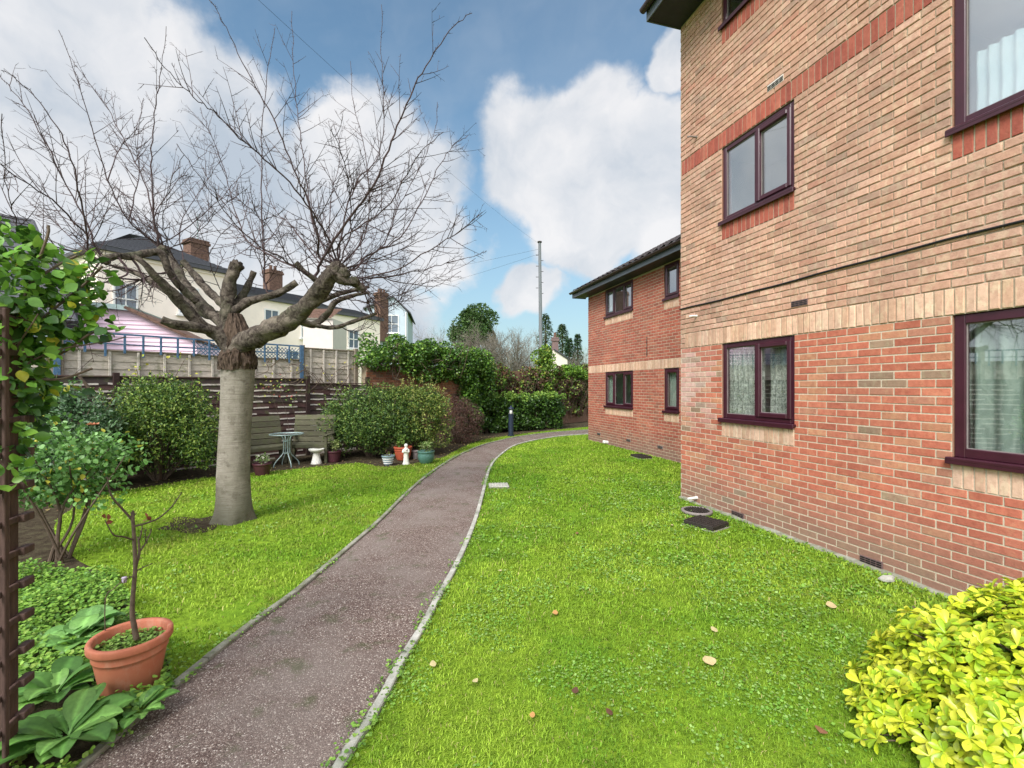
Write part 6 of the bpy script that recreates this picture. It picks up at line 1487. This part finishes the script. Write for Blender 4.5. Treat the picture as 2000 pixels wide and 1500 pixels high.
# ---------------------------------------------------------------- far trees, far house, telegraph pole and wires
def bare_tree(name, label, x, y, H, W_, n1=26, mat='farbark', r0=.14, seed=1):
    random.seed(seed); t = thing(name, label, 'tree', (x, y, 0)); m1 = MB(); m1.tube([(x, y, 0), (x + .1, y, H * .25), (x, y, H * .45)], [r0, r0 * .8, r0 * .55], 8); m1.build('trunk', M[mat], t)
    m1 = MB()
    def g(p, d, L, r, l):
        pts = [p]; q = p.copy(); dd = d.copy()
        for i in range(4): dd = (dd + Vector((random.gauss(0, .16), random.gauss(0, .16), random.gauss(.04, .12)))).normalized(); q = q + dd * L / 4; pts.append(q.copy())
        m1.tube(pts, [r, r * .85, r * .7, r * .55, r * .4], 3, False)
        if l:
            for i in range(6 if l > 1 else 7):
                j = random.randint(1, 4); s = Vector((random.gauss(0, 1), random.gauss(0, 1), random.gauss(.2, .7))).normalized(); g(pts[j], (dd + s * .9).normalized(), L * random.uniform(.4, .65), r * .5, l - 1)
    for i in range(n1):
        a = random.uniform(0, 6.28); e = random.uniform(.35, 1.4); z = random.uniform(.15, .45) * H; L = math.hypot((H - z) * math.sin(e), W_ / 2 * math.cos(e)) * random.uniform(.55, .75)
        g(Vector((x, y, z)), Vector((math.cos(a) * math.cos(e), math.sin(a) * math.cos(e), math.sin(e))), L, r0 * .35, 3)
    m1.build('crown', M[mat], t); return t
def far(px, Y): return (px - 1000) / F * Y
def top(py, Y): return EYE - (py - HY) / F * Y
bare_tree('bare_tree', 'small leafless pinkish-grey tree just right of the pale grey house', far(838, 55), 55, top(625, 55), 5.5, 16, 'farbark', .12, 3)
bare_tree('bare_tree', 'wide tangled leafless grey-brown tree in front of the evergreen beyond the wall', far(945, 38), 38, top(652, 38), 8.5, 30, 'farbark', .16, 5)
bare_tree('bare_tree', 'leafless thicket left of the telegraph pole above the creeper wall', far(1010, 36), 36, top(650, 36), 6, 24, 'farbark', .12, 8)
bare_tree('bare_tree', 'low leafless scrub tree between the conifers and the block wing', far(1125, 40), 40, top(690, 40), 5, 14, 'farbark', .1, 9)
random.seed(77)
et = thing('evergreen_tree', 'broad dark evergreen tree rising behind the leafless grey tree', 'tree', (far(925, 62), 62, 0)); x = far(925, 62)
zt = top(600, 62); foliage('crown', lumpy((x, 62, zt - 3.0), (3.4, 3, 2.9), 26, 1.1) + lumpy((x - 1.6, 62, zt - 4.3), (2, 2, 1.6), 8, .8), 13000, .30, [(.035, .075, .02), (.06, .12, .028), (.10, .17, .045)], et, tmpl=(T4, F4), shell=.6)
m1 = MB(); m1.tube([(x, 62, 0), (x, 62, zt - 3)], [.4, .2], 8); m1.build('trunk', M['stem'], et)
def conifer(label, px, py, Y, Wd, cols, dens=5200, droop=.35, kind='conifer', size=.26):
    x = far(px, Y); H = top(py, Y); t = thing(kind, label, 'tree', (x, Y, 0)); m1 = MB(); m1.tube([(x, Y, 0), (x, Y, H)], [.25, .03], 7); m1.build('trunk', M['stem'], t)
    zz_ = rng.uniform(.12, 1, dens) ** .8; tiers = 18; zq = (np.floor(zz_ * tiers) + rng.uniform(0, .75, dens)) / tiers + rng.normal(0, .012, dens); zq = np.minimum(zq, 1); a = rng.uniform(0, 6.28, dens); nb = 9; a = np.floor(a / 6.28 * nb) / nb * 6.28 + rng.normal(0, .30, dens) + np.floor(zz_ * tiers) * 1.3
    R_ = Wd * (1 - zq) ** .8 + .15; r = np.sqrt(rng.uniform(0, 1, dens)) * R_ * (1 + .25 * np.sin(np.floor(zz_ * tiers) * 2.1 + a * 2)); P = np.stack([x + r * np.cos(a), Y + r * np.sin(a), zq * H - r * droop], 1)
    D = np.stack([np.cos(a), np.sin(a), np.full(dens, -.3)], 1) + rdir(dens) * .5; V, FF, C = leafmesh(P, D, np.array([[0, 0, 1.0]]) + rdir(dens) * .5, size * rng.uniform(.6, 1.3, dens), .6, (T4, F4), pal(cols, dens, None, .3)); fast('crown', M['leaf'], V, FF, C, t, t.location); return t
CG = [(.04, .08, .025), (.07, .12, .04), (.10, .14, .06)]
conifer('open-branched spruce standing immediately right of the telegraph pole', 1066, 612, 52, 2.2, CG, 3400, .3)
conifer('dark conifer to the right of the spruce and behind the small far chimney', 1098, 632, 50, 1.9, CG, 3600, .3)
conifer('slim pointed conifer nearest to the block wing', 1128, 652, 46, .8, [(.03, .07, .025), (.05, .10, .03)], 3200, .1, size=.2)
conifer('short dense conifer left of the slim pointed one', 1112, 660, 46, .9, [(.03, .07, .025), (.05, .10, .03)], 3200, .1, size=.2)
fh = thing('far_house', 'small distant pale gabled house with tall brick chimney right of the telegraph pole', 'house', (far(1088, 34), 34, 0)); FH = Fr((far(1088, 34), 34, 0), Vector((1, 0, 0)), Vector((0, -1, 0)))
m1 = MB(); w = .75; ze = top(700, 34); zr = top(684, 34); q = [(-w, 0), (w, 0), (w, ze), (-w * .3, zr), (-w, ze + .3)]; vs = [FH.p(s, z) for s, z in q] + [FH.p(s, z, -5) for s, z in q]
m1.add(vs, [(0, 1, 2, 3, 4), (9, 8, 7, 6, 5)] + [(i, i + 5, (i + 1) % 5 + 5, (i + 1) % 5) for i in range(5)]); m1.build('wall', M['pale_render'], fh)
m1 = MB(); m1.tube([FH.p(-w * .3, zr + .05, .1), FH.p(w + .15, ze - .08, .1)], .06, 4); m1.add([FH.p(-w * .3, zr + .08, .15), FH.p(w + .2, ze - .05, .15), FH.p(w + .2, ze - .05, -5.1), FH.p(-w * .3, zr + .08, -5.1)], [(0, 1, 2, 3)]); m1.build('roof', M['slate'], fh)
chimney(fh, Vector((far(1084, 34.5), 34.5, 0)), .45, .45, ze, top(660, 34), Matrix.Identity(3), 1, 'ventbrown')
h2 = thing('far_house', 'low distant white outbuilding just above the ivy left of the creeper wall', 'house', (far(917, 32), 32, 0)); m1 = MB(); m1.box((far(917, 32), 33, top(698, 32) / 2), (.8, 2, top(698, 32))); m1.build('wall', M['pale_render'], h2)
m1 = MB(); m1.box((far(919, 32), 33, top(696, 32)), (1.1, 2.2, .1)); m1.build('roof', M['oldbrick'], h2)
PY_ = 30; xp = far(1054, PY_); zp = top(474, PY_); pole = thing('telegraph_pole', 'tall slim grey telegraph pole rising above the creeper wall', 'telegraph pole', (xp, PY_, 0))
m1 = MB(); m1.tube([(xp + .12, PY_, 0), (xp + .06, PY_, zp / 2), (xp, PY_, zp)], [.14, .115, .09], 12); m1.build('post', M['polewood'], pole)
m1 = MB(); m1.lathe([(0, 0), (.14, 0), (.14, .08), (0, .12)], (xp, PY_, zp), 10)
for k in range(8): m1.box((xp + (.16 if k % 2 else -.16), PY_, zp - .8 - k * .35), (.16, .03, .03))
m1.build('step_iron', M['iron'], pole)
def wire(label, p0, p1, sag, r=.008):
    m1 = MB(); n = 24; m1.tube([p0.lerp(p1, i / n) - Vector((0, 0, sag * 4 * (i / n) * (1 - i / n))) for i in range(n + 1)], r, 4, False); tagit(m1.build('overhead_wire', M['iron'], None, p0), label, 'wire', 'overhead telephone wires')
tp = Vector((xp, PY_, zp - .1))
wire('thin overhead wire from the telegraph pole to the top edge of the photo', tp, at(440, -60, 8), .25, .004)
wire('upper faint overhead wire from the telegraph pole towards the grey house', tp - Vector((0, 0, .3)), at(560, 570, 40), .3, .006)
wire('lower faint overhead wire from the telegraph pole towards the grey house', tp - Vector((0, 0, .6)), at(650, 600, 44), .4, .006)
